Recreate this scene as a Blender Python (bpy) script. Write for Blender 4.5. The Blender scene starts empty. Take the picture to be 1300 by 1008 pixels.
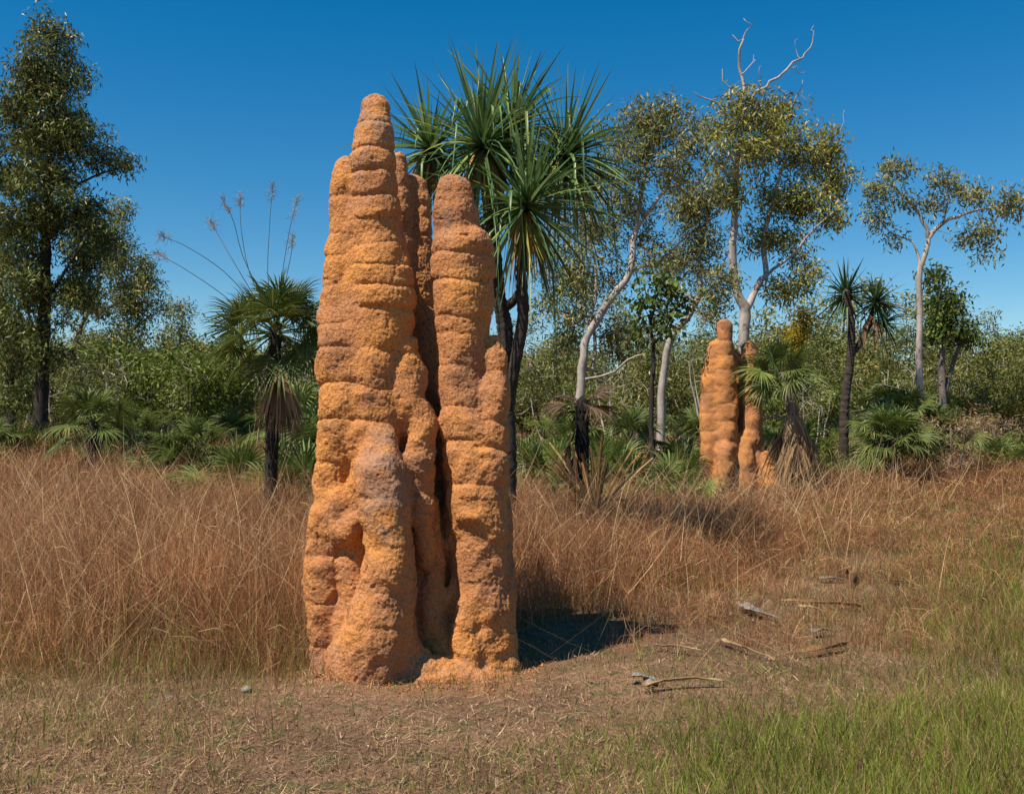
import bpy, math, random
import numpy as np

rng = np.random.default_rng(7)
random.seed(7)
scene = bpy.context.scene
COL = scene.collection
F = 1264.0
EYE = 1.6
HZ = 545.0

# ------------------------------------------------------------------ terrain
def gz(x, y):
    x = np.asarray(x, float); y = np.asarray(y, float)
    t = np.clip((y - 10) / 60.0, 0, 1)
    far = 0.55 * t * t * (3 - 2 * t)
    amp = np.clip(1.3 - np.abs(y) / 60.0, 0.0, 1)
    w = 0.03 * np.sin(x * 0.9 + 1.3) * np.cos(y * 0.7) + 0.02 * np.sin(x * 2.3 + y * 1.7)
    return far + w * amp

def at(px, py, D):
    """photo pixel at distance D -> world point"""
    return np.array([(px - 650) / F * D, D, EYE - (py - HZ) / F * D])

def gpt(px, D):
    x = (px - 650) / F * D
    return np.array([x, D, float(gz(x, D))])

# ------------------------------------------------------------------ noise
_perm = rng.permutation(256).astype(np.int64)
_perm = np.concatenate([_perm, _perm, _perm])
_g = rng.normal(size=(256, 3)); _g /= np.linalg.norm(_g, axis=1)[:, None]

def pn(p):
    i = np.floor(p).astype(np.int64); f = p - i
    u = f * f * f * (f * (f * 6 - 15) + 10)
    i &= 255
    out = 0
    for dx in (0, 1):
        wx = u[:, 0] if dx else 1 - u[:, 0]
        ax = _perm[(i[:, 0] + dx) & 255]
        for dy in (0, 1):
            wy = u[:, 1] if dy else 1 - u[:, 1]
            ay = _perm[ax + ((i[:, 1] + dy) & 255)]
            for dz in (0, 1):
                wz = u[:, 2] if dz else 1 - u[:, 2]
                az = _perm[ay + ((i[:, 2] + dz) & 255)]
                g = _g[az]
                d = g[:, 0] * (f[:, 0] - dx) + g[:, 1] * (f[:, 1] - dy) + g[:, 2] * (f[:, 2] - dz)
                out = out + wx * wy * wz * d
    return out * 1.5

def pn2(x, y, s, o=0.0):
    return pn(np.stack([np.asarray(x) * s + o, np.asarray(y) * s - o, np.full(np.shape(x), 3.3 + o)], 1))

# ------------------------------------------------------------------ mesh plumbing
class Geo:
    """collects verts / quads; one mesh object at the end"""
    def __init__(s): s.v = []; s.q = []; s.n = 0
    def add(s, v, q):
        v = np.asarray(v, np.float32).reshape(-1, 3); q = np.asarray(q, np.int64).reshape(-1, 4)
        s.v.append(v); s.q.append(q + s.n); s.n += len(v)
    def mesh(s, name, mat, smooth=False):
        v = np.concatenate(s.v); q = np.concatenate(s.q)
        me = bpy.data.meshes.new(name)
        me.vertices.add(len(v)); me.vertices.foreach_set('co', v.ravel())
        me.loops.add(q.size); me.loops.foreach_set('vertex_index', q.ravel().astype(np.int32))
        me.polygons.add(len(q)); me.polygons.foreach_set('loop_start', np.arange(0, q.size, 4, dtype=np.int32))
        if smooth: me.polygons.foreach_set('use_smooth', np.ones(len(q), bool))
        me.update(calc_edges=True)
        me.materials.append(mat)
        return me
    def obj(s, name, mat, parent=None, smooth=False, origin=None):
        if origin is not None:
            o3 = np.asarray(origin, np.float32); s.v = [v - o3 for v in s.v]
        o = bpy.data.objects.new(name, s.mesh(name, mat, smooth))
        COL.objects.link(o)
        if parent is not None: o.parent = parent
        return o

def tag(o, label=None, cat=None, group=None, kind=None):
    if label: o['label'] = label
    if cat: o['category'] = cat
    if group: o['group'] = group
    if kind: o['kind'] = kind
    return o

def thing(name, loc, label, cat, group=None):
    o = bpy.data.objects.new(name, None); COL.objects.link(o)
    o.location = [float(c) for c in loc]
    o.empty_display_size = 0.2
    return tag(o, label, cat, group)

def dup(root, loc, rz=0, sc=1.0, label=None, group=None):
    r = root.copy(); COL.objects.link(r)
    r.location = [float(c) for c in loc]; r.rotation_euler = (0, 0, rz)
    r.scale = (sc, sc, sc) if np.isscalar(sc) else sc
    if label: r['label'] = label
    if group: r['group'] = group
    for ch in list(root.children):
        c = ch.copy(); COL.objects.link(c); c.parent = r
        for g in ch.children:
            d = g.copy(); COL.objects.link(d); d.parent = c
    return r

def norm(a):
    return a / np.maximum(np.linalg.norm(a, axis=-1, keepdims=True), 1e-9)

def ribbons(G, paths, widths, side, fold=0.0, nrm=None):
    """paths N,K,3 ; widths N,K ; side N,3"""
    paths = np.asarray(paths); N, K = paths.shape[:2]
    if side.ndim == 2: side = side[:, None, :]
    off = side * (widths * 0.5)[..., None]
    if fold:
        t = norm(np.gradient(paths, axis=1))
        n = norm(np.cross(t, np.broadcast_to(side, paths.shape)))
        n = np.where(n[..., 2:3] < 0, -n, n)
        mid = paths - n * (widths * fold)[..., None]
        v = np.stack([paths - off, mid, paths + off], 2); C = 3
    else:
        v = np.stack([paths - off, paths + off], 2); C = 2
    base = (np.arange(N) * K * C)[:, None, None]
    k = (np.arange(K - 1) * C)[None, :, None]
    c = np.arange(C - 1)[None, None, :]
    a = base + k + c
    q = np.stack([a, a + 1, a + 1 + C, a + C], -1)
    G.add(v.reshape(-1, 3), q.reshape(-1, 4))

def tube(G, path, rad, sides=6, wob=0.0, capend=True):
    path = np.asarray(path, float); K = len(path)
    rad = np.broadcast_to(np.asarray(rad, float), (K,))
    t = norm(np.gradient(path, axis=0))
    ref = np.array([0.0, 0, 1]) if abs(t[:, 2]).mean() < 0.7 else np.array([1.0, 0, 0])
    u = norm(np.cross(t, ref)); w = np.cross(t, u)
    a = np.linspace(0, 2 * math.pi, sides, endpoint=False)
    r = rad[:, None] * (1 + (wob * rng.normal(size=(K, sides)) if wob else 0))
    v = path[:, None] + r[..., None] * (np.cos(a)[None, :, None] * u[:, None] + np.sin(a)[None, :, None] * w[:, None])
    i = np.arange(K - 1)[:, None] * sides; j = np.arange(sides)[None]; j2 = (j + 1) % sides
    q = np.stack([i + j, i + j2, i + j2 + sides, i + j + sides], -1).reshape(-1, 4)
    v = v.reshape(-1, 3); n = len(v)
    if capend:
        v = np.concatenate([v, path[-1:] + t[-1:] * rad[-1] * 0.8])
        top = (K - 1) * sides
        js = np.arange(0, sides, 2)
        qq = np.stack([top + js, top + (js + 1) % sides, top + (js + 2) % sides, np.full(len(js), n)], -1)
        q = np.concatenate([q, qq])
    G.add(v, q)

def spline(pts, n):
    """catmull-rom through rows (any columns)"""
    P = np.asarray(pts, float)
    if len(P) == 2:
        t = np.linspace(0, 1, n)[:, None]; return P[0] * (1 - t) + P[1] * t
    E = np.vstack([2 * P[0] - P[1], P, 2 * P[-1] - P[-2]])
    out = []
    for s in np.linspace(0, len(P) - 1 - 1e-6, n):
        i = int(s); t = s - i; a, b, c, d = E[i:i + 4]
        out.append(0.5 * (2 * b + (c - a) * t + (2 * a - 5 * b + 4 * c - d) * t * t + (3 * b - a - 3 * c + d) * t ** 3))
    return np.array(out)

# ------------------------------------------------------------------ materials
def nodes(name):
    m = bpy.data.materials.new(name); m.use_nodes = True
    nt = m.node_tree; nt.nodes.clear()
    return m, nt, nt.nodes, nt.links

def ramp(nd, stops):
    r = nd.new('ShaderNodeValToRGB'); cr = r.color_ramp
    while len(cr.elements) > 1: cr.elements.remove(cr.elements[-1])
    for i, (p, c) in enumerate(stops):
        e = cr.elements[0] if i == 0 else cr.elements.new(p)
        e.position = p; e.color = (*c, 1)
    return r

def noise(nd, ln, vec, scale, detail=4, rough=0.55):
    n = nd.new('ShaderNodeTexNoise'); n.inputs['Scale'].default_value = scale
    n.inputs['Detail'].default_value = detail; n.inputs['Roughness'].default_value = rough
    ln.new(vec, n.inputs['Vector']); return n

def mixc(nd, ln, fac, a, b, mode='MIX'):
    m = nd.new('ShaderNodeMix'); m.data_type = 'RGBA'; m.blend_type = mode
    for sock, val in ((m.inputs[0], fac), (m.inputs[6], a), (m.inputs[7], b)):
        if hasattr(val, 'links'): ln.new(val, sock)
        elif np.isscalar(val): sock.default_value = val
        else: sock.default_value = (*val, 1)
    return m.outputs[2]

def leaf_mat(name, stops, rough=0.5, trans=0.25, clump=0.5, spec=0.22):
    m, nt, nd, ln = nodes(name)
    geo = nd.new('ShaderNodeNewGeometry')
    r = ramp(nd, stops); ln.new(geo.outputs['Random Per Island'], r.inputs[0])
    tc = nd.new('ShaderNodeTexCoord')
    n = noise(nd, ln, tc.outputs['Object'], 1.3, 3)
    mr = nd.new('ShaderNodeMapRange'); ln.new(n.outputs[0], mr.inputs[0])
    mr.inputs[1].default_value = 0.3; mr.inputs[2].default_value = 0.7
    mr.inputs[3].default_value = 1 - clump; mr.inputs[4].default_value = 1 + clump * 0.7
    hs = nd.new('ShaderNodeHueSaturation'); ln.new(r.outputs[0], hs.inputs['Color']); ln.new(mr.outputs[0], hs.inputs['Value'])
    b = nd.new('ShaderNodeBsdfPrincipled'); b.inputs['Roughness'].default_value = rough
    b.inputs['Specular IOR Level'].default_value = spec
    ln.new(hs.outputs[0], b.inputs['Base Color'])
    t = nd.new('ShaderNodeBsdfTranslucent')
    ln.new(hs.outputs[0], t.inputs['Color'])
    mx = nd.new('ShaderNodeMixShader'); mx.inputs[0].default_value = trans
    ln.new(b.outputs[0], mx.inputs[1]); ln.new(t.outputs[0], mx.inputs[2])
    o = nd.new('ShaderNodeOutputMaterial'); ln.new(mx.outputs[0], o.inputs[0])
    return m

def bark_mat(name, a, b, scale=6, stretch=0.35, bump=0.6, rough=0.85, contrast=(0.4, 0.6)):
    m, nt, nd, ln = nodes(name)
    tc = nd.new('ShaderNodeTexCoord'); mp = nd.new('ShaderNodeMapping'); mp.inputs['Scale'].default_value = (1, 1, stretch)
    ln.new(tc.outputs['Object'], mp.inputs[0])
    n = noise(nd, ln, mp.outputs[0], scale, 6, 0.65)
    r = ramp(nd, [(contrast[0], a), (contrast[1], b)]); ln.new(n.outputs[0], r.inputs[0])
    n2 = noise(nd, ln, mp.outputs[0], scale * 7, 5, 0.7)
    bp = nd.new('ShaderNodeBump'); bp.inputs['Strength'].default_value = bump; bp.inputs['Distance'].default_value = 0.02
    ln.new(n2.outputs[0], bp.inputs['Height'])
    c = mixc(nd, ln, n2.outputs[0], r.outputs[0], [x * 0.6 for x in a])
    p = nd.new('ShaderNodeBsdfPrincipled'); p.inputs['Roughness'].default_value = rough
    p.inputs['Specular IOR Level'].default_value = 0.25
    ln.new(c, p.inputs['Base Color']); ln.new(bp.outputs[0], p.inputs['Normal'])
    o = nd.new('ShaderNodeOutputMaterial'); ln.new(p.outputs[0], o.inputs[0])
    return m

def mound_mat(name):
    m, nt, nd, ln = nodes(name)
    tc = nd.new('ShaderNodeTexCoord'); V = tc.outputs['Object']
    n1 = noise(nd, ln, V, 2.2, 5, 0.6)
    r1 = ramp(nd, [(0.33, (0.34, 0.155, 0.08)), (0.47, (0.46, 0.197, 0.080)), (0.62, (0.56, 0.235, 0.070))])
    ln.new(n1.outputs[0], r1.inputs[0])
    # weathered grey-brown crust in patches, more on the low front lobe and on the tops
    at_ = nd.new('ShaderNodeAttribute'); at_.attribute_name = 'crust'
    n2 = noise(nd, ln, V, 7.0, 5, 0.65)
    ad = nd.new('ShaderNodeMath'); ad.operation = 'ADD'; ln.new(n2.outputs[0], ad.inputs[0]); ln.new(at_.outputs['Fac'], ad.inputs[1])
    r2 = ramp(nd, [(0.57, (0, 0, 0)), (0.80, (1, 1, 1))]); ln.new(ad.outputs[0], r2.inputs[0])
    c = mixc(nd, ln, r2.outputs[0], r1.outputs[0], (0.36, 0.20, 0.125))
    # fine grain speckle
    n3 = noise(nd, ln, V, 60, 6, 0.75)
    r3 = ramp(nd, [(0.34, (0.52, 0.48, 0.44)), (0.52, (1, 1, 1)), (0.7, (1.16, 1.14, 1.1))]); ln.new(n3.outputs[0], r3.inputs[0])
    c = mixc(nd, ln, 1.0, c, r3.outputs[0], 'MULTIPLY')
    # hairline cracks
    vo = nd.new('ShaderNodeTexVoronoi'); vo.feature = 'DISTANCE_TO_EDGE'; vo.inputs['Scale'].default_value = 4.2
    wn = noise(nd, ln, V, 9, 4, 0.6)
    vv = nd.new('ShaderNodeVectorMath'); vv.operation = 'MULTIPLY_ADD'
    ln.new(wn.outputs['Color'], vv.inputs[0]); vv.inputs[1].default_value = (0.22, 0.22, 0.22); ln.new(V, vv.inputs[2])
    ln.new(vv.outputs[0], vo.inputs['Vector'])
    rc = ramp(nd, [(0.0, (0, 0, 0)), (0.010, (1, 1, 1))]); ln.new(vo.outputs['Distance'], rc.inputs[0])
    rn = noise(nd, ln, V, 3.1, 2); rm = ramp(nd, [(0.47, (0, 0, 0)), (0.56, (1, 1, 1))]); ln.new(rn.outputs[0], rm.inputs[0])
    crk = mixc(nd, ln, rm.outputs[0], (1, 1, 1), rc.outputs[0])
    c = mixc(nd, ln, 0.45, c, crk, 'MULTIPLY')
    # bump
    n4 = noise(nd, ln, V, 34, 8, 0.72)
    v5 = nd.new('ShaderNodeTexVoronoi'); v5.inputs['Scale'].default_value = 85; ln.new(V, v5.inputs['Vector'])
    b1 = nd.new('ShaderNodeBump'); b1.inputs['Strength'].default_value = 0.85; b1.inputs['Distance'].default_value = 0.014
    ln.new(n4.outputs[0], b1.inputs['Height'])
    b2 = nd.new('ShaderNodeBump'); b2.inputs['Strength'].default_value = 0.5; b2.inputs['Distance'].default_value = 0.006
    ln.new(v5.outputs['Distance'], b2.inputs['Height']); ln.new(b1.outputs[0], b2.inputs['Normal'])
    b3 = nd.new('ShaderNodeBump'); b3.inputs['Strength'].default_value = 0.6; b3.inputs['Distance'].default_value = 0.008
    ln.new(crk, b3.inputs['Height']); ln.new(b2.outputs[0], b3.inputs['Normal'])
    p = nd.new('ShaderNodeBsdfPrincipled'); p.inputs['Roughness'].default_value = 0.95
    p.inputs['Specular IOR Level'].default_value = 0.12
    ln.new(c, p.inputs['Base Color']); ln.new(b3.outputs[0], p.inputs['Normal'])
    o = nd.new('ShaderNodeOutputMaterial'); ln.new(p.outputs[0], o.inputs[0])
    return m

def ground_mat():
    m, nt, nd, ln = nodes('soil')
    tc = nd.new('ShaderNodeTexCoord'); V = tc.outputs['Object']
    n1 = noise(nd, ln, V, 0.9, 6, 0.6)
    r1 = ramp(nd, [(0.35, (0.14, 0.08, 0.05)), (0.5, (0.22, 0.125, 0.075)), (0.65, (0.30, 0.175, 0.105))]); ln.new(n1.outputs[0], r1.inputs[0])
    n2 = noise(nd, ln, V, 45, 7, 0.75)
    r2 = ramp(nd, [(0.3, (0.5, 0.5, 0.5)), (0.7, (1.3, 1.3, 1.3))]); ln.new(n2.outputs[0], r2.inputs[0])
    c = mixc(nd, ln, 1.0, r1.outputs[0], r2.outputs[0], 'MULTIPLY')
    n3 = noise(nd, ln, V, 5, 5, 0.65); r3 = ramp(nd, [(0.52, (0, 0, 0)), (0.62, (1, 1, 1))]); ln.new(n3.outputs[0], r3.inputs[0])
    c = mixc(nd, ln, r3.outputs[0], c, (0.11, 0.10, 0.045))
    vd = nd.new('ShaderNodeVectorMath'); vd.operation = 'DISTANCE'; ln.new(V, vd.inputs[0]); vd.inputs[1].default_value = (-0.65, 6.75, 0)
    n4 = noise(nd, ln, V, 3.5, 5, 0.7)
    ma = nd.new('ShaderNodeMath'); ma.operation = 'MULTIPLY_ADD'; ln.new(n4.outputs[0], ma.inputs[0]); ma.inputs[1].default_value = -1.3; ln.new(vd.outputs['Value'], ma.inputs[2])
    rw = ramp(nd, [(0.0, (.8, .8, .8)), (0.38, (0, 0, 0))]); ln.new(ma.outputs[0], rw.inputs[0])
    c = mixc(nd, ln, rw.outputs[0], c, (0.30, 0.15, 0.08))
    b1 = nd.new('ShaderNodeBump'); b1.inputs['Strength'].default_value = 0.9; b1.inputs['Distance'].default_value = 0.02
    ln.new(n2.outputs[0], b1.inputs['Height'])
    p = nd.new('ShaderNodeBsdfPrincipled'); p.inputs['Roughness'].default_value = 1; p.inputs['Specular IOR Level'].default_value = 0.1
    ln.new(c, p.inputs['Base Color']); ln.new(b1.outputs[0], p.inputs['Normal'])
    o = nd.new('ShaderNodeOutputMaterial'); ln.new(p.outputs[0], o.inputs[0])
    return m

M = {}
M['mound'] = mound_mat('termite_earth')
M['soil'] = ground_mat()
M['euc'] = leaf_mat('gum_leaf', [(0, (0.0946, 0.1223, 0.0275)), (0.5, (0.1784, 0.1975, 0.0437)), (0.85, (0.294, 0.2822, 0.075)), (1, (0.504, 0.3199, 0.1))], 0.42, 0.22)
M['euc_y'] = leaf_mat('olive_gum_leaf', [(0, (0.1253, 0.146, 0.0272)), (0.5, (0.2506, 0.2533, 0.0475)), (0.85, (0.3967, 0.3508, 0.0746)), (1, (0.6264, 0.4288, 0.122))], 0.42, 0.22)
M['euc_d'] = leaf_mat('dark_leaf', [(0, (0.0633, 0.0823, 0.0187)), (0.5, (0.1201, 0.1411, 0.0306)), (0.88, (0.2088, 0.2117, 0.051)), (1, (0.3162, 0.2587, 0.085))], 0.42, 0.2)
M['euc_r'] = leaf_mat('bronze_gum_leaf', [(0, (0.1034, 0.1181, 0.0331)), (0.5, (0.1862, 0.1969, 0.0569)), (0.85, (0.2898, 0.2756, 0.088)), (1, (0.4416, 0.2756, 0.1035))], 0.45, 0.2)
M['bush'] = leaf_mat('bush_leaf', [(0, (0.0729, 0.0907, 0.0207)), (0.5, (0.1458, 0.1588, 0.0321)), (1, (0.2734, 0.2495, 0.0574))], 0.5, 0.25)
M['bush_y'] = leaf_mat('wattle_leaf', [(0, (0.0861, 0.1187, 0.0175)), (0.6, (0.1476, 0.1899, 0.0272)), (1, (0.246, 0.2611, 0.0486))], 0.5, 0.3)
M['gloss'] = leaf_mat('broad_leaf', [(0, (0.0501, 0.0792, 0.0178)), (0.7, (0.1001, 0.1452, 0.0297)), (1, (0.2288, 0.2376, 0.0495))], 0.35, 0.2)
M['flower'] = leaf_mat('wattle_flower', [(0, (0.245, 0.175, 0.016)), (1, (0.455, 0.336, 0.032))], 0.7, 0.3)
M['fan'] = leaf_mat('fan_leaf', [(0, (0.0653, 0.0945, 0.0198)), (0.6, (0.1232, 0.162, 0.033)), (1, (0.232, 0.243, 0.066))], 0.5, 0.25, 0.45, 0.3)
M['fan_b'] = leaf_mat('fan_leaf_bright', [(0, (0.081, 0.125, 0.02)), (0.6, (0.1485, 0.2125, 0.035)), (1, (0.2565, 0.2875, 0.07))], 0.5, 0.3, 0.4, 0.3)
M['pand'] = leaf_mat('strap_leaf', [(0, (0.0593, 0.1114, 0.0355)), (0.5, (0.1122, 0.19, 0.061)), (0.9, (0.1847, 0.2752, 0.0887)), (1, (0.3958, 0.3931, 0.0776))], 0.42, 0.28, 0.4, 0.4)
M['pand_y'] = leaf_mat('yellowing_strap_leaf', [(0, (0.2, 0.22, 0.04)), (1, (0.36, 0.33, 0.07))], 0.45, 0.3, 0.2)
M['pand_d'] = leaf_mat('dark_strap_leaf', [(0, (0.028, 0.0585, 0.024)), (0.6, (0.049, 0.0975, 0.036)), (1, (0.112, 0.156, 0.06))], 0.35, 0.18, 0.3, 0.5)
M['dead'] = leaf_mat('dead_leaf', [(0, (0.1562, 0.0886, 0.0421)), (0.6, (0.3125, 0.1898, 0.0982)), (1, (0.5625, 0.3542, 0.187))], 0.8, 0.12, 0.4, 0.2)
M['dead_o'] = leaf_mat('dead_orange_leaf', [(0, (0.2, 0.096, 0.0385)), (0.6, (0.425, 0.228, 0.088)), (1, (0.6875, 0.432, 0.187))], 0.7, 0.2, 0.3, 0.2)
M['burnt'] = leaf_mat('burnt_leaf', [(0, (0.045, 0.028, 0.0182)), (0.7, (0.1125, 0.0672, 0.039)), (1, (0.24, 0.14, 0.078))], 0.8, 0.1, 0.4, 0.2)
M['straw'] = leaf_mat('straw', [(0, (0.1338, 0.0503, 0.021)), (0.35, (0.2881, 0.1143, 0.0455)), (0.72, (0.4322, 0.1986, 0.0875)), (0.92, (0.5865, 0.3391, 0.1575)), (1, (0.8232, 0.5813, 0.3149))], 0.7, 0.3, 0.4, 0.2)
M['straw_p'] = leaf_mat('pale_straw', [(0, (0.33, 0.187, 0.088)), (0.6, (0.55, 0.341, 0.165)), (1, (0.792, 0.572, 0.308))], 0.6, 0.25, 0.2, 0.3)
M['grass'] = leaf_mat('green_grass', [(0, (0.10, 0.13, 0.018)), (0.45, (0.18, 0.24, 0.028)), (0.85, (0.28, 0.32, 0.04)), (1, (0.36, 0.29, 0.10))], 0.5, 0.4, 0.3)
M['grass_m'] = leaf_mat('mixed_grass', [(0, (0.13, 0.10, 0.03)), (0.3, (0.22, 0.14, 0.055)), (0.75, (0.34, 0.20, 0.09)), (1, (0.52, 0.36, 0.18))], 0.6, 0.3, 0.3)
M['litter'] = leaf_mat('litter', [(0, (0.11, 0.06, 0.035)), (0.5, (0.26, 0.155, 0.085)), (1, (0.55, 0.37, 0.22))], 0.9, 0.1, 0.3, 0.1)
M['bark_w'] = bark_mat('white_bark', (0.28, 0.22, 0.18), (0.60, 0.53, 0.47), 3.5, 0.5, 0.4, 0.7, (0.36, 0.56))
M['bark_g'] = bark_mat('grey_bark', (0.13, 0.10, 0.085), (0.32, 0.26, 0.22), 5, 0.4, 0.7)
M['bark_d'] = bark_mat('dark_bark', (0.03, 0.023, 0.018), (0.085, 0.065, 0.05), 9, 0.35, 1.0, 0.9)
M['bark_p'] = bark_mat('screw_palm_bark', (0.045, 0.033, 0.026), (0.13, 0.095, 0.075), 7, 1.5, 1.0, 0.9)
M['char'] = bark_mat('charred_bark', (0.008, 0.007, 0.006), (0.035, 0.028, 0.024), 12, 1.2, 1.0, 0.9)
M['stone'] = bark_mat('quartz_stone', (0.30, 0.24, 0.19), (0.55, 0.47, 0.40), 14, 1, 0.8, 0.9)
M['strip'] = bark_mat('dry_strip', (0.34, 0.21, 0.10), (0.62, 0.42, 0.22), 9, 1, 0.6, 0.7)
M['strip_g'] = bark_mat('grey_strip', (0.26, 0.22, 0.18), (0.55, 0.49, 0.43), 9, 1, 0.6, 0.7)
M['strip_d'] = bark_mat('brown_strip', (0.2, 0.10, 0.04), (0.5, 0.28, 0.11), 7, 1, 0.6, 0.7)
M['stalk'] = leaf_mat('flower_stalk', [(0, (0.07, 0.06, 0.035)), (1, (0.13, 0.12, 0.05))], 0.6, 0.0)
M['stalk_p'] = leaf_mat('flower_spray', [(0, (0.22, 0.15, 0.11)), (1, (0.42, 0.32, 0.22))], 0.7, 0.2)
M['stalk_y'] = leaf_mat('yellow_spray', [(0, (0.32, 0.27, 0.10)), (1, (0.55, 0.46, 0.2))], 0.7, 0.2)

# ------------------------------------------------------------------ implicit mounds
def smin(a, b, k):
    h = np.maximum(k - np.abs(a - b), 0) / k
    return np.minimum(a, b) - h * h * k * 0.25

def make_field(cols, s0, kk, seedoff=0.0):
    """cols: (points[(x,y,z,r)], ring heights, amp)  world units"""
    prims = []
    for pts, rings, amp in cols:
        P = np.array(pts, float)
        lo = (P[:, :3] - P[:, 3:4]).min(0) - 0.22 * s0; hi = (P[:, :3] + P[:, 3:4]).max(0) + 0.22 * s0
        prims.append((P, np.sort(np.array(rings, float)), amp, lo, hi))
    def f(p):
        w = np.stack([pn(p * (3.2 / s0) + 11.1 + seedoff), pn(p * (3.2 / s0) + 37.7), pn(p * (3.2 / s0) - 19.3)], 1) * (0.020 * s0)
        q = p + w
        zz = q[:, 2] + 0.045 * s0 * pn(p * (1.9 / s0) + 71.3) + 0.012 * s0 * pn(p * (6 / s0))
        out = np.full(len(p), 0.30 * s0)
        for P, rings, amp, lo, hi in prims:
            m = np.nonzero(((q > lo) & (q < hi)).all(1))[0]
            if len(m) == 0: continue
            Q = q[m]; best = np.full(len(m), 9.0)
            if len(P) == 1:
                best = np.linalg.norm(Q - P[0, :3], axis=1) - P[0, 3]
            for a, b in zip(P[:-1], P[1:]):
                ab = b[:3] - a[:3]
                t = np.clip(((Q - a[:3]) @ ab) / (ab @ ab), 0, 1)
                d = np.linalg.norm(Q - a[:3] - t[:, None] * ab, axis=1) - (a[3] + (b[3] - a[3]) * t)
                best = np.minimum(best, d)
            if len(rings) > 1 and amp:
                z = zz[m]
                i = np.clip(np.searchsorted(rings, z) - 1, 0, len(rings) - 2)
                u = np.clip((z - rings[i]) / (rings[i + 1] - rings[i]), 0, 1) * 2 - 1
                inside = (z > rings[0]) & (z < rings[-1])
                jit = 0.35 * np.sin(i * 7.3 + len(P)) * amp
                wob_ = 0.95 + 0.7 * pn(np.stack([Q[:, 0] * 2.6, Q[:, 1] * 2.6, i * 3.7], 1) / s0 * 1.0)
                cre = np.where(inside, amp * np.clip(wob_, .25, 1.4) * (1 - np.abs(u) ** 5.0) + jit * (1 - np.abs(u) ** 4), 0)
                best = best - cre + amp * 0.7
            out[m] = smin(out[m], best, kk)
        # surface roughness
        n = 0.024 * pn(p * (4.2 / s0) + 5.5) + 0.009 * pn(p * (11 / s0)) + 0.003 * np.abs(pn(p * (27 / s0) + 3.1)) - 0.003
        low = np.clip((2.3 - p[:, 2]) / 0.8, 0, 1) * (0.5 if s0 > 1.1 else 1.0)
        n = n + low * (0.028 * np.abs(pn(p * (6.0 / s0) + 8.8)) - 0.007)
        return out + n * s0
    return f

def surface_nets(f, lo, hi, h):
    n = np.ceil((hi - lo) / h).astype(int) + 1
    xs = [lo[i] + h * np.arange(n[i]) for i in range(3)]
    X, Y, Z = np.meshgrid(*xs, indexing='ij')
    pts = np.stack([X.ravel(), Y.ravel(), Z.ravel()], 1)
    v = np.concatenate([f(c) for c in np.array_split(pts, max(1, len(pts) // 200000))]).reshape(n)
    s = v < 0
    nc = n - 1
    acc = np.zeros((*nc, 3)); cnt = np.zeros(nc)
    for ax in range(3):
        for a in (0, 1):
            for b in (0, 1):
                o = [0, 0, 0]; oth = [i for i in range(3) if i != ax]
                o[oth[0]] = a; o[oth[1]] = b
                sl0 = tuple(slice(o[i], o[i] + nc[i]) for i in range(3))
                o2 = list(o); o2[ax] += 1
                sl1 = tuple(slice(o2[i], o2[i] + nc[i]) for i in range(3))
                v0, v1 = v[sl0], v[sl1]; c = (v0 < 0) != (v1 < 0)
                t = np.where(c, v0 / np.where(c, v0 - v1, 1), 0)
                for k in range(3):
                    acc[..., k] += np.where(c, (t if k == ax else o[k]), 0)
                cnt += c
    act = cnt > 0
    idx = -np.ones(nc, np.int64); idx[act] = np.arange(act.sum())
    ii = np.argwhere(act)
    verts = lo + h * (ii + acc[act] / cnt[act][:, None])
    quads = []
    for ax in range(3):
        u, w = [(1, 2), (2, 0), (0, 1)][ax]
        sl0 = [slice(1, nc[i]) for i in range(3)]; sl0[ax] = slice(0, nc[ax])
        sl1 = list(sl0); sl1[ax] = slice(1, nc[ax] + 1)
        a = s[tuple(sl0)]; b = s[tuple(sl1)]
        off = [0, 0, 0]; 
        base = np.argwhere(a != b)
        sg = a[a != b]
        for i in range(3):
            if i != ax: base[:, i] += 1
        def cell(du, dw):
            c = base.copy(); c[:, u] -= du; c[:, w] -= dw
            return idx[c[:, 0], c[:, 1], c[:, 2]]
        q = np.stack([cell(1, 1), cell(0, 1), cell(0, 0), cell(1, 0)], 1)
        q[~sg] = q[~sg][:, ::-1]
        quads.append(q)
    q = np.concatenate(quads); q = q[(q >= 0).all(1)]
    return verts, q

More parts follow.
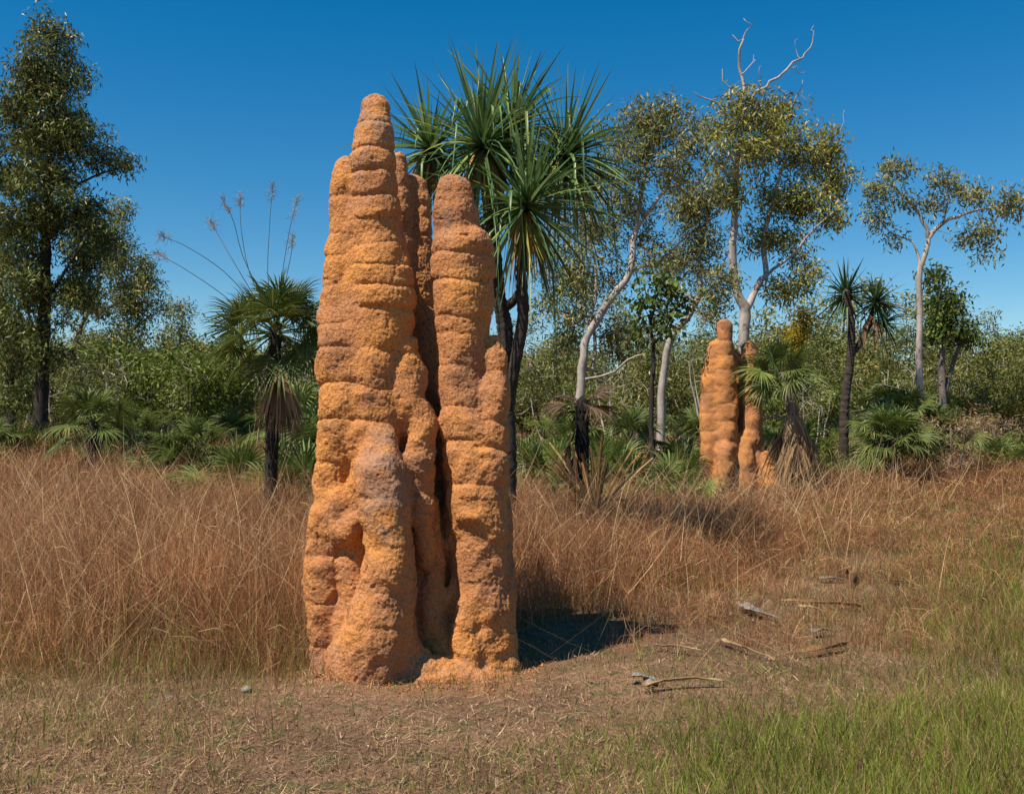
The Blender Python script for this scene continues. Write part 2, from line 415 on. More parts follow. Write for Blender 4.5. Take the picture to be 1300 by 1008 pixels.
def build_mound(name, cols, s0, kk, h, levels, label, crust_fn, origin):
    allp = np.concatenate([np.array(c[0], float) for c in cols])
    lo = (allp[:, :3] - allp[:, 3:4]).min(0) - 0.12 * s0; hi = (allp[:, :3] + allp[:, 3:4]).max(0) + 0.12 * s0
    lo[2] = -0.25
    f0 = make_field(cols, s0, kk)
    f = lambda p: np.maximum(f0(p), -0.18 - p[:, 2])
    v, q = surface_nets(f, lo, hi, h)
    G = Geo(); G.add(v, q)
    o = G.obj(name, M['mound'], smooth=True)
    md = o.modifiers.new('sub', 'SUBSURF'); md.levels = levels
    dg = bpy.context.evaluated_depsgraph_get(); dg.update()
    me = bpy.data.meshes.new_from_object(o.evaluated_get(dg))
    o.modifiers.clear()
    old = o.data; o.data = me; bpy.data.meshes.remove(old)
    n = len(me.vertices); co = np.empty(n * 3, np.float32); me.vertices.foreach_get('co', co); p = co.reshape(-1, 3).astype(float)
    e = 0.006 * s0
    for it in range(2):
        f1 = f(p)
        g = np.stack([f(p + np.array(d) * e) - f1 for d in ((1, 0, 0), (0, 1, 0), (0, 0, 1))], 1) / e
        gn = np.maximum((g ** 2).sum(1), 0.3)
        step = -(f1 / gn)[:, None] * g
        L = np.linalg.norm(step, axis=1, keepdims=True)
        step *= np.minimum(1, 0.02 * s0 / np.maximum(L, 1e-9))
        p += step
    p_nrm = norm(g)
    # fine crumbs and pits
    d = 0.0045 * pn(p * 38) + 0.0030 * pn(p * 75 + 9)
    pit = pn(p * 17 + 2.2); d -= 0.014 * np.clip(pit - 0.50, 0, 1) / 0.3
    p += p_nrm * (d * min(s0, 1.3))[:, None]
    cr = crust_fn(p)
    at_ = me.attributes.new('crust', 'FLOAT', 'POINT'); at_.data.foreach_set('value', cr.astype(np.float32))
    og = np.asarray(origin, float)
    me.vertices.foreach_set('co', (p - og).astype(np.float32).ravel())
    me.polygons.foreach_set('use_smooth', np.ones(len(me.polygons), bool))
    me.update()
    if not me.materials: me.materials.append(M['mound'])
    o.location = og
    tag(o, label, 'termite mound')
    return o

def col_px(pts, rings, amp, D0):
    out = []
    for (px, py, r, d) in pts:
        D = D0 + d; c = at(px, py, D); out.append((*c, r / F * D))
    Dm = D0 + np.mean([p[3] for p in pts])
    rz = [EYE - (y - HZ) / F * Dm for y in rings]
    return (out, rz, amp)

D0 = 6.75
C = []
def col(pts, rings=(), amp=0.0): C.append(col_px(pts, rings, amp, D0))
# tall spire
col([(479, 130, 12, 0), (478, 141, 19, 0), (476, 165, 25, 0), (474, 205, 27, 0), (476, 250, 29, 0), (480, 300, 31, 0), (486, 345, 36, -.03), (486, 400, 37, -.03), (480, 450, 40, 0), (470, 560, 45, 0)],
    [118, 161, 194, 223, 251, 278, 310, 338, 364, 392, 445, 490, 532, 580], 0.019)
# left shoulder column
col([(441, 210, 12, .08), (437, 235, 16, .06), (434, 290, 17, .05), (432, 340, 20, .02), (428, 390, 21, 0), (438, 450, 33, -.03), (438, 520, 34, -.05), (430, 590, 26, -.05), (425, 650, 28, -.05), (411, 700, 22, -.09), (408, 750, 20, -.1), (414, 800, 20, -.1), (420, 850, 26, -.08)],
    [195, 247, 295, 324, 362, 412, 446, 490, 532, 585, 640, 700, 760, 815, 870], 0.018)
col([(455, 225, 14, .04), (452, 300, 18, .02), (456, 380, 24, -.02), (462, 440, 28, -.05)], [200, 250, 300, 345, 400, 450], 0.008)
# thick core
col([(468, 450, 52, .2), (470, 560, 60, .19), (472, 650, 66, .19), (474, 740, 70, .19), (480, 860, 80, .15)])
col([(598, 480, 34, .2), (602, 600, 40, .16), (608, 700, 42, .14), (614, 860, 46, .1)])
# bulge right of the core at mid height
col([(515, 440, 18, -.06), (518, 470, 22, -.07), (518, 500, 21, -.07), (522, 540, 22, -.05)], [425, 446, 515, 560], 0.012)
col([(500, 415, 24, -.02), (470, 425, 26, -.06)])
# weathered front lobe
col([(488, 536, 8, -.14), (486, 560, 20, -.22), (482, 600, 32, -.30), (487, 645, 33, -.32), (493, 700, 31, -.32), (487, 750, 37, -.34), (480, 810, 46, -.34), (470, 860, 54, -.26)],
    [530, 632, 690, 742, 790, 870], 0.008)
col([(530, 520, 20, -.06), (534, 550, 19, -.12), (533, 580, 19, -.15), (536, 620, 14, -.12), (537, 655, 16, -.12), (540, 690, 14, -.1), (541, 716, 9, -.08)], [500, 590, 632, 672, 725], 0.01)
col([(528, 560, 20, .0), (530, 700, 22, .06), (530, 850, 26, .06)])
col([(548, 640, 12, -.02), (552, 700, 14, 0), (550, 760, 20, 0), (548, 820, 24, 0)])
col([(463, 640, 14, -.18), (455, 655, 12, -.15)])
# lump hanging over the narrow column, left
col([(448, 666, 18, -.21), (438, 676, 18, -.22)])
col([(432, 640, 24, -.12)])
col([(418, 655, 22, -.12), (408, 690, 14, -.1)])
col([(447, 695, 14, -.15), (446, 760, 15, -.16), (440, 800, 20, -.18)], [700, 735, 772, 820], .008)
col([(464, 590, 16, -.17), (458, 615, 17, -.16), (454, 640, 16, -.12), (456, 695, 18, -.13), (452, 720, 19, -.15), (458, 770, 21, -.18)])
col([(500, 800, 30, -.24), (510, 840, 30, -.27)])
col([(506, 590, 16, -.18), (508, 640, 14, -.2), (512, 700, 12, -.2)])
col([(425, 735, 18, -.03), (430, 800, 22, -.08)])
col([(560, 850, 22, -.25), (585, 868, 22, -.3)])
col([(420, 850, 20, -.2), (410, 835, 16, -.1)])
col([(404, 740, 14, -.06), (410, 790, 12, -.1), (418, 806, 8, -.12)])
col([(470, 745, 10, -.3), (462, 790, 22, -.3), (440, 840, 28, -.26)])
# skirt of washed earth round the foot
col([(410, 850, 12, -.12), (440, 868, 20, -.3), (480, 874, 18, -.38), (520, 874, 16, -.38), (560, 872, 16, -.36), (610, 870, 16, -.32), (646, 864, 10, -.15)])
col([(540, 828, 8, -.26), (538, 848, 20, -.3), (534, 870, 30, -.3)])
col([(520, 845, 16, -.3), (500, 870, 26, -.28)])
# rear columns in shade
col([(527, 238, 15, .62), (528, 290, 20, .6), (530, 380, 26, .58), (535, 500, 32, .52), (540, 640, 40, .45), (545, 850, 50, .45)], [215, 262, 300, 340, 390, 430, 480, 530, 600], 0.015)
col([(508, 205, 10, .5), (505, 260, 18, .5), (500, 340, 28, .5), (495, 500, 45, .5)], [190, 240, 280, 320, 370], 0.012)
col([(470, 300, 20, .75), (466, 420, 34, .7), (465, 600, 42, .7), (470, 850, 50, .65)], [280, 330, 380, 430, 500, 600], 0.015)
col([(590, 470, 22, .75), (590, 600, 30, .7), (592, 850, 40, .7)], [450, 520, 580, 650], 0.015)
# right column
col([(577, 246, 22, .08), (579, 272, 27, .08), (581, 292, 28, .08)], [222, 296], 0.006)
col([(585, 318, 37, .08), (586, 360, 38, .08), (588, 400, 37, .08), (588, 450, 35, .07), (584, 500, 32, .06), (596, 560, 36, .02), (604, 620, 36, 0), (610, 690, 36, 0), (616, 760, 36, 0), (612, 850, 42, 0)],
    [288, 323, 360, 402, 424, 470, 520, 562, 615, 688, 735, 790, 880], 0.016)
# small side spire
col([(626, 432, 7, .03), (627, 455, 15, .02), (627, 500, 20, 0), (624, 540, 24, -.03), (618, 580, 26, -.06), (618, 630, 26, -.07), (620, 670, 26, -.07), (622, 720, 24, -.06), (632, 780, 18, -.05), (640, 850, 18, -.05)],
    [418, 470, 535, 572, 615, 686, 740, 800, 870], 0.016)
col([(600, 590, 24, -.09), (606, 655, 26, -.1)], [562, 615, 685], 0.016)
col([(595, 770, 16, -.12), (590, 820, 22, -.16), (592, 865, 26, -.18)], [745, 800, 870], 0.012)
col([(640, 800, 9, -.05), (642, 830, 12, -.08), (643, 865, 15, -.1)])
col([(560, 800, 20, .02), (560, 830, 30, -.05), (565, 865, 36, -.15)])
col([(556, 660, 16, .16), (558, 860, 26, .1)])
col([(578, 742, 7, -.02), (572, 758, 10, -.04), (568, 772, 8, -.02)])

def crust_main(p):
    # weathered lobe, spire tops and the foot are greyer
    px = p[:, 0] * F / p[:, 1] + 650; py = HZ + (EYE - p[:, 2]) * F / p[:, 1]
    a = np.exp(-((px - 492) / 42) ** 2 - ((py - 605) / 85) ** 2) * (p[:, 1] < D0 - 0.02) * 1.2
    a = np.maximum(a, 0.75 * np.exp(-((p[:, 2] - 3.6) / 0.45) ** 2))
    a = np.maximum(a, 0.6 * np.clip(0.35 - p[:, 2], 0, .35) / .35)
    a = np.maximum(a, 0.5 * np.exp(-((px - 580) / 45) ** 2 - ((py - 300) / 90) ** 2))
    return a * 0.3 - 0.06
mound = build_mound('termite_mound', C, 1.0, 0.034, 0.024, 2,
    'tall orange cathedral termite mound with banded spires in the foreground', crust_main, (-0.65, 6.8, 0))

# far mound
C = []; D1 = 21.5
def col(pts, rings=(), amp=0.0): C.append(col_px(pts, rings, amp, D1))
col([(920, 412, 8, 0), (920, 428, 9, 0), (920, 460, 13, 0), (922, 500, 15, 0), (920, 560, 17, 0), (918, 620, 18, 0)], [402, 432, 450, 470, 492, 514, 536, 560, 585, 610], 0.015)
col([(908, 440, 8, .1), (903, 470, 11, .1), (901, 510, 12, .1), (901, 560, 12, 0), (901, 620, 13, 0)], [430, 455, 475, 500, 525, 548, 575, 600], 0.013)
col([(912, 440, 8, .1), (912, 500, 12, .1), (912, 620, 18, .1)])
col([(920, 570, 10, -.3), (918, 600, 12, -.35), (912, 625, 14, -.35)], [550, 585, 620], 0.013)
col([(934, 450, 6, .7), (936, 500, 10, .7), (936, 560, 14, .6), (936, 625, 16, .5)], [440, 480, 520, 560], 0.013)
col([(952, 443, 9, .5), (953, 465, 13, .4), (954, 510, 14, .2), (953, 560, 15, .1)], [434, 462, 490, 520, 545, 570], 0.015)
col([(946, 552, 8, 0), (944, 590, 14, -.1), (944, 632, 16, -.15)], [540, 570, 600, 625], 0.013)
col([(958, 560, 8, .1), (960, 590, 9, .0), (972, 580, 8, 0), (976, 605, 15, -.1), (978, 632, 17, -.2)], [560, 590, 625], 0.02)
col([(925, 630, 26, .3), (955, 632, 24, .3)])
build_mound('termite_mound', C, 1.25, 0.08, 0.05, 1,
    'distant orange termite mound beside a fan palm with a grey skirt', lambda p: np.zeros(len(p)) - 0.02, (at(925, 600, D1)[0], D1 + .2, 0))

# ------------------------------------------------------------------ ground
def nonuni(a, b, n):
    return np.sinh(np.linspace(-a, a, n)) / math.sinh(a) * b
gx = nonuni(7.0, 1800, 200); gy = nonuni(7.0, 1800, 200) + 8
X, Y = np.meshgrid(gx, gy, indexing='ij')
Z = gz(X, Y) + 0.012 * pn(np.stack([X.ravel() * 2.5, Y.ravel() * 2.5, X.ravel() * 0], 1)).reshape(X.shape) * (np.hypot(X, Y - 8) < 40)
i = np.arange(199)[:, None] * 200 + np.arange(199)[None]
G = Geo(); G.add(np.stack([X, Y, Z], -1).reshape(-1, 3), np.stack([i, i + 200, i + 201, i + 1], -1).reshape(-1, 4))
tag(G.obj('ground', M['soil'], smooth=True), kind='structure')

# ------------------------------------------------------------------ grass
def in_mound(x, y):
    a = ((x + 0.66) / 0.70) ** 2 + ((y - 6.85) / 0.50) ** 2 < 1
    b = ((x - 4.75) / 0.85) ** 2 + ((y - 21.6) / 0.7) ** 2 < 1
    return a | b

def tallness(x, y):
    """0 short turf .. 1 tall dry grass"""
    n = pn2(x, y, 0.8) * 0.9 + pn2(x, y, 0.25, 4.0) * 1.3
    front = np.where(x < -1.15, 6.1 + 0.25 * np.clip(-x - 1.2, 0, 3) * 0 , 7.75) + n * 0.18
    front = np.where((x > -1.35) & (x < -0.9), 6.9, front)
    a = np.clip((y - front) / 0.9, 0, 1)
    edge = (y - 5.8) * 0.50 + 0.016 * np.maximum(y - 12, 0) ** 2 + n * 0.7
    b = np.clip((edge - x) / (0.16 * y + 0.3) + 0.45, 0, 1)
    return a * b

def scatter(n, d0, d1, power, margin=1.04):
    """points in the view wedge, density ~ D^-power"""
    u = rng.random(n); e = 2 - power
    D = (d0 ** e + u * (d1 ** e - d0 ** e)) ** (1 / e) if abs(e) > 1e-3 else d0 * (d1 / d0) ** u
    x = (rng.random(n) * 2 - 1) * 0.5145 * margin * D
    return x, D

def stems(G, x, y, h, w, lean, curve, K=4, azi=None, z0=0.0):
    n = len(x)
    a = rng.random(n) * 2 * math.pi if azi is None else azi
    d = np.stack([np.cos(a), np.sin(a), np.zeros(n)], 1)
    s = np.linspace(0, 1, K)
    root = np.stack([x, y, gz(x, y) - 0.01 + z0], 1)
    ang = lean[:, None] + curve[:, None] * s[None]
    seg = h[:, None] / (K - 1)
    hx = np.concatenate([np.zeros((n, 1)), np.cumsum(np.sin(ang)[:, :-1] * seg, 1)], 1)
    hz = np.concatenate([np.zeros((n, 1)), np.cumsum(np.cos(ang)[:, :-1] * seg, 1)], 1)
    path = root[:, None] + hx[..., None] * d[:, None] + hz[..., None] * np.array([0, 0, 1.0])
    wd = w[:, None] * (np.array([1, .9, .75, .5, .3, .2][:K - 1] + [0.12])[None] if K <= 6 else np.linspace(1, .1, K)[None])
    b = rng.random(n) * 2 * math.pi
    side = np.stack([np.cos(b), np.sin(b) * 0.35, np.zeros(n)], 1)
    ribbons(G, path, wd, norm(side))
    return path

# tall dry grass
def tall_grass():
    G = Geo()
    nt = 36000
    x, y = scatter(nt, 5.8, 46, 1.55, 1.12)
    T = tallness(x, y)
    keep = (rng.random(nt) < T * (0.8 + 0.02 * y) + (0.14 + .26 * np.clip((y - 9) / 5, 0, 1)) * (x > 0.1 * y) * (y > 6.8)) & ~in_mound(x, y)
    keep &= rng.random(nt) < np.clip(.85 + 1.3 * pn2(x, y, 1.1, 5.0), .12, 1)
    # thinner where the palm understory is
    deep = (y > 30) & (rng.random(nt) < 0.3)
    keep &= ~deep
    x, y, T = x[keep], y[keep], T[keep]
    per = rng.integers(6, 16, len(x))
    tx = np.repeat(x, per); ty = np.repeat(y, per); tT = np.repeat(T, per)
    n = len(tx)
    sp = 0.035 + 0.006 * ty
    tx = tx + rng.normal(size=n) * sp; ty = ty + rng.normal(size=n) * sp
    ok = ~in_mound(tx, ty); tx, ty, tT = tx[ok], ty[ok], tT[ok]; n = len(tx)
    patch = 1 + 0.30 * pn2(tx, ty, 0.5, 9.0) + 0.22 * pn2(tx, ty, 1.7, 2.0)
    h = (0.48 + 0.52 * rng.random(n) ** 0.8) * (0.35 + 0.65 * tT) * patch
    h = h * np.where(tx < -1, 1.0 + 0.16 * np.clip(ty - 8, 0, 6) / 6, 1.0)
    h = h * np.where(tx > 0.3, 0.82 - 0.30 * np.clip((ty - 9) / 6, 0, 1) * np.clip((tx - 1.5) / 2, 0, 1) * np.clip((26 - ty) / 4, 0, 1), 1.0)
    h = h * (1 + 0.35 * np.clip((ty - 17) / 9, 0, 1) * np.where((tx > 2.5) & (tx < 6) & (ty < 24), 0, 1))
    w = np.maximum(0.0022, ty * 0.00036) * (0.7 + 0.7 * rng.random(n))
    lean = np.abs(rng.normal(size=n)) * 0.20; cur = rng.random(n) ** 1.3 * 1.0
    wild = rng.random(n) < 0.32
    lean = np.where(wild, 0.3 + 0.6 * rng.random(n), lean); cur = np.where(wild, rng.random(n) * 1.1, cur)
    path = stems(G, tx, ty, h, w, lean, cur, 4)
    # seed awns and side leaves
    for rep in range(2):
        pick = rng.random(n) < 0.75
        p = path[pick]; k = rng.integers(1, 4, len(p))
        a = p[np.arange(len(p)), k] 
        b = p[np.arange(len(p)), k - 1]; t = rng.random(len(p))[:, None]
        st = a * t + b * (1 - t)
        d = norm(rng.normal(size=(len(p), 3)) * [1, 1, .7] + [0, 0, .6])
        L = (0.05 + 0.16 * rng.random(len(p)))[:, None] * (1 + ty[pick][:, None] * 0.02)
        pp = np.stack([st, st + d * L * .6, st + d * L + [0, 0, -1] * L * .25], 1)
        ww = w[pick][:, None] * np.array([.8, .7, .2])
        sd = norm(np.cross(d, rng.normal(size=d.shape)))
        ribbons(G, pp, ww, sd)
    return G
tag(tall_grass().obj('dry_grass', M['straw']), 'tall reddish brown dry speargrass filling the clearing around the mounds', 'grass', kind='stuff')

def pale_stalks():
    G = Geo()
    x, y = scatter(13000, 6.2, 30, 1.8, 1.1)
    T = tallness(x, y); k = (rng.random(len(x)) < T + 0.03) & ~in_mound(x, y)
    x, y, T = x[k], y[k], T[k]; n = len(x)
    h = 0.6 + 0.75 * rng.random(n)
    w = np.maximum(0.0031, y * 0.00038) * (0.7 + 0.6 * rng.random(n))
    z0 = (0.15 + 0.45 * rng.random(n)) * T
    lean = 0.4 + 1.15 * rng.random(n); cur = rng.normal(size=n) * 0.3
    up = rng.random(n) < 0.3; lean = np.where(up, 0.1 + rng.random(n) * .4, lean); z0 = np.where(up, 0, z0)
    az = np.where(rng.random(n) < 0.5, 0, math.pi) + rng.normal(size=n) * 0.6
    stems(G, x, y, h, w, lean, cur, 5, az, z0)
    return G
tag(pale_stalks().obj('fallen_straw', M['straw_p']), 'pale fallen straw stalks crossing through the brown grass', 'straw', kind='stuff')

def short_grass(green):
    G = Geo()
    x, y = scatter(210000 if not green else 150000, 3.6, 30, 1.7, 1.1)
    T = tallness(x, y)
    patch = pn2(x, y, 0.9, 2.0) + 0.6 * pn2(x, y, 3.1, 7.0)
    right = np.clip((x - 0.15 * y - 0.0) / (0.25 * y), 0, 1)
    corner = np.clip((x - 0.36 * y) / (0.2 * y), 0, 1) * np.clip(2.2 - y / 9.0, 0, 1) + np.clip((x - 0.1) / 1.2, 0, 1) * np.clip((5.9 - y) / .9, 0, 1)
    corner = np.clip(corner, 0, 1)
    if green:
        d = 0.11 + 0.06 * right + 0.8 * corner + 0.28 * patch + 0.10 * (x < -1.2) + .15 * (x > .8) * (y < 7)
    else:
        d = 0.42 + 0.6 * right + 0.25 * patch - 0.3 * corner + 0.25 * (x < -1.2)
    # strip of bare dirt in front of the mound
    bare = np.exp(-((y - 5.75) / 0.42) ** 2) * np.clip((1.0 - x) / 1.0, 0, 1) * np.clip((x + 2.2) / .8, 0, 1)
    d = d * (1 - 0.75 * bare)
    foot = (np.abs(((x + .66) / .78) ** 2 + ((y - 6.8) / .55) ** 2 - 1) < .22)
    d = np.where(foot, d + 0.15, d)
    k = (rng.random(len(x)) < np.clip(d, 0, 1)) & (T < 0.85) & ~in_mound(x, y)
    x, y, T, corner, right = x[k], y[k], T[k], corner[k], right[k]; n = len(x)
    h = (0.04 + 0.09 * rng.random(n) ** 1.5) * (1 + 0.9 * corner + 0.6 * right * (y > 7) + 3.0 * T)
    h = h * (1 + 1.3 * np.clip((-1.0 - x) / .6, 0, 1) * np.clip((y - 4.6) / 1.5, 0, 1) * rng.random(n))
    if green: h *= 1.15
    w = np.maximum(0.0028, y * 0.00042) * (0.7 + 0.7 * rng.random(n))
    if green: w *= 1.2
    lean = np.abs(rng.normal(size=n)) * (0.45 if green else 0.7); cur = rng.random(n) * 1.1
    stems(G, x, y, h, w, lean, cur, 4)
    return G
tag(short_grass(True).obj('green_grass', M['grass']), 'short green grass growing over the open ground at the right', 'grass', kind='stuff')
tag(short_grass(False).obj('dry_turf', M['grass_m']), 'short brownish turf covering the open ground in front', 'grass', kind='stuff')

def litter():
    G = Geo()
    x, y = scatter(90000, 3.6, 16, 1.8, 1.05)
    T = tallness(x, y); k = (T < 0.6) & ~in_mound(x, y)
    x, y = x[k], y[k]; n = len(x)
    h = 0.02 + 0.10 * rng.random(n) ** 2; w = 0.002 + 0.005 * rng.random(n) ** 2 + y * 0.0001
    stems(G, x, y, h, w, 1.25 + 0.4 * rng.random(n), rng.normal(size=n) * .3, 3, None, 0.022)
    return G
tag(litter().obj('ground_litter', M['litter']), 'scraps of dead grass and bark littering the bare soil', 'litter', kind='stuff')

def crumbs():
    G = Geo(); n = 700
    a = rng.random(n) * 6.28; k = 1 + np.abs(rng.normal(size=n)) * .16
    x = -.66 + .72 * k * np.cos(a); y = 6.78 + .56 * k * np.sin(a)
    r = .004 + .016 * rng.random(n) ** 4
    T = np.array([[1, 0, 0], [0, 1, 0], [-1, 0, 0], [0, -1, 0], [0, 0, 1], [0, 0, -1.0]])
    V = T[None] * r[:, None, None] * (.6 + .8 * rng.random((n, 6, 1)))
    V = V + np.stack([x, y, gz(x, y) + r * .4], 1)[:, None]
    q = np.array([[0, 1, 4, 4], [1, 2, 4, 4], [2, 3, 4, 4], [3, 0, 4, 4], [1, 0, 5, 5], [2, 1, 5, 5], [3, 2, 5, 5], [0, 3, 5, 5]])
    for v, f in ((V, q),):
        # triangles as quads: split the shared corner a hair apart
        W = np.concatenate([v[:, [0, 1, 4]], v[:, [4]] + .0006, v[:, [1, 2, 4]], v[:, [4]] + .0006, v[:, [2, 3, 4]], v[:, [4]] + .0006, v[:, [3, 0, 4]], v[:, [4]] + .0006], 1)
        G.add(W.reshape(-1, 3), np.arange(n * 16).reshape(-1, 4))
    return G
tag(crumbs().obj('soil_crumbs', M['mound']), 'crumbs of fallen orange earth round the foot of the big mound', 'soil', kind='stuff')

# ------------------------------------------------------------------ trees
def leaf_quads(G, p, d, L, W, sd=None):
    if sd is None: sd = norm(np.cross(d, rng.normal(size=d.shape)))
    L = L[:, None]; W = W[:, None]
    v = np.stack([p, p + d * L * .45 - sd * W * .5, p + d * L, p + d * L * .45 + sd * W * .5], 1)
    n = len(p); q = np.arange(n * 4).reshape(n, 4)
    G.add(v.reshape(-1, 3), q)

def grow(limbs, targets, step, tip, jit=0.18, up=0.12):
    """limbs: list of arrays rows x,y,z,r. returns nodes, parents, radii"""
    pos = []; par = []; rad = []
    for li, L in enumerate(limbs):
        L = np.asarray(L, float)
        length = np.linalg.norm(np.diff(L[:, :3], axis=0), axis=1).sum()
        S = spline(L, max(4, int(length / step) + 1))
        S[1:, :3] += rng.normal(size=(len(S) - 1, 3)) * step * 0.05
        prev = -1
        if li > 0:
            prev = int(np.argmin(np.linalg.norm(np.array(pos) - S[0, :3], axis=1)))
            S = S[1:] if np.linalg.norm(pos[prev] - S[0, :3]) < step * 1.2 else S
        for r in S:
            pos.append(r[:3]); par.append(prev); rad.append(max(r[3], tip)); prev = len(pos) - 1
    n0 = len(pos)
    A = np.zeros((n0 + len(targets) * 40, 3)); A[:n0] = pos; n = n0
    par = list(par)
    start = max(1, int(n0 * 0.0))
    okfrom = A[:n0, 2] > A[0, 2] + 0.25 * (A[:n0, 2].max() - A[0, 2])
    cost0 = np.where(okfrom, 0, 5.0)
    cost = np.zeros(len(A)); cost[:n0] = cost0
    d0 = np.array([np.min(np.linalg.norm(A[:n0] - t, axis=1) + cost0) for t in targets])
    ends = []
    for ti in np.argsort(d0):
        t = targets[ti]
        dd = np.linalg.norm(A[:n] - t, axis=1) + cost[:n] + 0.25 * np.maximum(A[:n, 2] - t[2], 0)
        j = int(np.argmin(dd)); p = A[j].copy(); prev = j
        dist = np.linalg.norm(t - p); m = max(1, min(38, int(dist / step)))
        off = rng.normal(size=3) * dist * jit; off[2] += dist * up
        for s in range(1, m + 1):
            f = s / m
            q = p * (1 - f) + t * f + off * 4 * f * (1 - f) * 0.5 + rng.normal(size=3) * step * 0.06
            A[n] = q; par.append(prev); prev = n; n += 1
        ends.append(prev)
    A = A[:n]; par = np.array(par)
    r = np.full(n, 0.0); e = 2.3
    acc = np.zeros(n)
    for i in range(n - 1, -1, -1):
        v = max(acc[i], tip ** e)
        r[i] = v ** (1 / e)
        if par[i] >= 0: acc[par[i]] += v
    rr = np.array(rad); r[:n0] = np.maximum(rr, np.minimum(r[:n0], rr * 1.15))
    for i in range(n0, n):
        r[i] = min(r[i], r[par[i]] * 0.85) if par[i] >= 0 else r[i]
    return A, par, r, ends, n0

def skin(G, A, par, r, big=0.08):
    n = len(A); ch = [[] for _ in range(n)]
    for i, p in enumerate(par):
        if p >= 0: ch[p].append(i)
    stack = [i for i in range(n) if par[i] < 0]; starts = [(i, -1) for i in stack]
    while starts:
        i, p = starts.pop()
        chain = [p, i] if p >= 0 else [i]
        rs = [min(r[p], r[i] * 1.15), r[i]] if p >= 0 else [r[i]]
        while ch[i]:
            m = max(ch[i], key=lambda k: r[k])
            for k in ch[i]:
                if k != m: starts.append((k, i))
            i = m; chain.append(i); rs.append(r[i])
        if len(chain) > 1:
            tube(G, A[chain], rs, 9 if max(rs) > big else (6 if max(rs) > 0.03 else 4), 0.05 if max(rs) > big else 0)

def tree(name, base, limbs_px, blobs, ntwig, leaf, leafn, mat, bark, label, cat='tree', group=None, dead=(), droop=0.5,
         step=0.3, tip=0.008, cl=0.3, dmax=0.0, root=True):
    """limbs_px: list of [(px,py,r_m,depth offset)...]; blobs: (px,py,rx_px,ry_px,depth_off,weight)
       leaf=(length,width)"""
    D = base
    conv = lambda L: np.array([[*at(a, b, D + d), r] for a, b, r, d in L])
    limbs = [conv(L) for L in limbs_px]
    x0, y0 = limbs[0][0, 0], limbs[0][0, 1]
    g0 = float(gz(x0, y0)); limbs[0][0, 2] = min(limbs[0][0, 2], g0 - 0.05)
    org = np.array([x0, y0, g0])
    tg = []; wt = np.array([b[5] for b in blobs], float); wt /= wt.sum()
    for b, w in zip(blobs, wt):
        k = max(2, int(round(ntwig * w)))
        u = norm(rng.normal(size=(k, 3))) * (0.25 + 0.75 * rng.random(k)[:, None] ** 0.45)
        Db = D + b[4]; c = at(b[0], b[1], Db); rx = b[2] / F * Db; rz = b[3] / F * Db
        tg.append(c + u * [rx, min(rx, rz * 1.3) if dmax == 0 else dmax, rz])
    tg = np.concatenate(tg)
    A, par, r, ends, n0 = grow(limbs, tg, step, tip)
    t = thing(name, org, label, cat, group)
    GT = Geo(); skin(GT, A, par, r)
    GT.obj('trunk', bark, t, True, org)
    if dead:
        GD = Geo()
        for L in dead:
            S = conv(L); n = max(6, int(np.linalg.norm(np.diff(S[:, :3], axis=0), axis=1).sum() / 0.22))
            Sp = spline(S, n); Sp[1:-1, :3] += rng.normal(size=(n - 2, 3)) * 0.045
            tube(GD, Sp[:, :3], np.maximum(Sp[:, 3], 0.006), 6)
        GD.obj('dead_branch', M['bark_w'], t, True, org)
    # leaves round twig ends and along the last nodes
    src = []
    for e_ in ends:
        i = e_; src.append(A[i])
        for _ in range(2):
            if par[i] >= n0 and rng.random() < .6:
                i = par[i]; src.append(A[i])
    src = np.array(src)
    n = ntwig * leafn
    s0_ = src[rng.integers(0, len(src), n)]
    off_ = rng.normal(size=(n, 3)) * [cl * .62, cl * .62, cl * 0.5]
    ln_ = np.linalg.norm(off_, axis=1, keepdims=True); off_ *= np.minimum(1, 1.15 * cl / np.maximum(ln_, 1e-6))
    s = s0_ + off_
    d = norm(rng.normal(size=(n, 3)) * (1 - droop * 0.55) + np.array([0, 0, -1.0]) * droop * 1.3)
    L = leaf[0] * (0.6 + 0.6 * rng.random(n)); W = leaf[1] * (0.7 + 0.5 * rng.random(n))
    GL = Geo(); leaf_quads(GL, s, d, L, W)
    GL.obj('crown', mat, t, False, org)
    return t

# left tall tree
tree('gum_tree', 25, [[(48, 640, .19, 0), (52, 540, .17, 0), (55, 440, .15, 0), (58, 340, .13, 0), (60, 240, .10, 0), (66, 140, .06, 0), (72, 50, .02, 0)],
                      [(58, 300, .06, 0), (85, 250, .045, .3), (115, 225, .03, .5), (150, 215, .015, .6)],
                      [(57, 350, .06, 0), (30, 290, .04, -.3), (8, 230, .02, -.5)],
                      [(57, 380, .05, 0), (85, 340, .04, -.5), (110, 300, .02, -.8)]],
     [(72, 42, 30, 26, 0, 1.0), (66, 85, 45, 35, 0, 2), (62, 130, 62, 40, 0, 3), (75, 180, 62, 42, 0, 3.2), (25, 190, 40, 50, 0, 2), (140, 205, 28, 16, .4, .7), (70, 245, 66, 45, 0, 3.2), (20, 280, 45, 55, 0, 2.2),
      (100, 300, 40, 40, 0, 1.8), (55, 340, 60, 50, 0, 2.4), (95, 375, 34, 42, 0, 1.3), (20, 400, 40, 55, 0, 1.8), (60, 430, 45, 35, 0, 1.0), (15, 490, 30, 40, 0, 1.0)],
     310, (0.17, 0.04), 150, M['euc_d'], M['bark_d'], 'tall dense dark-leaved gum tree at the far left edge', group=None, cl=0.36)
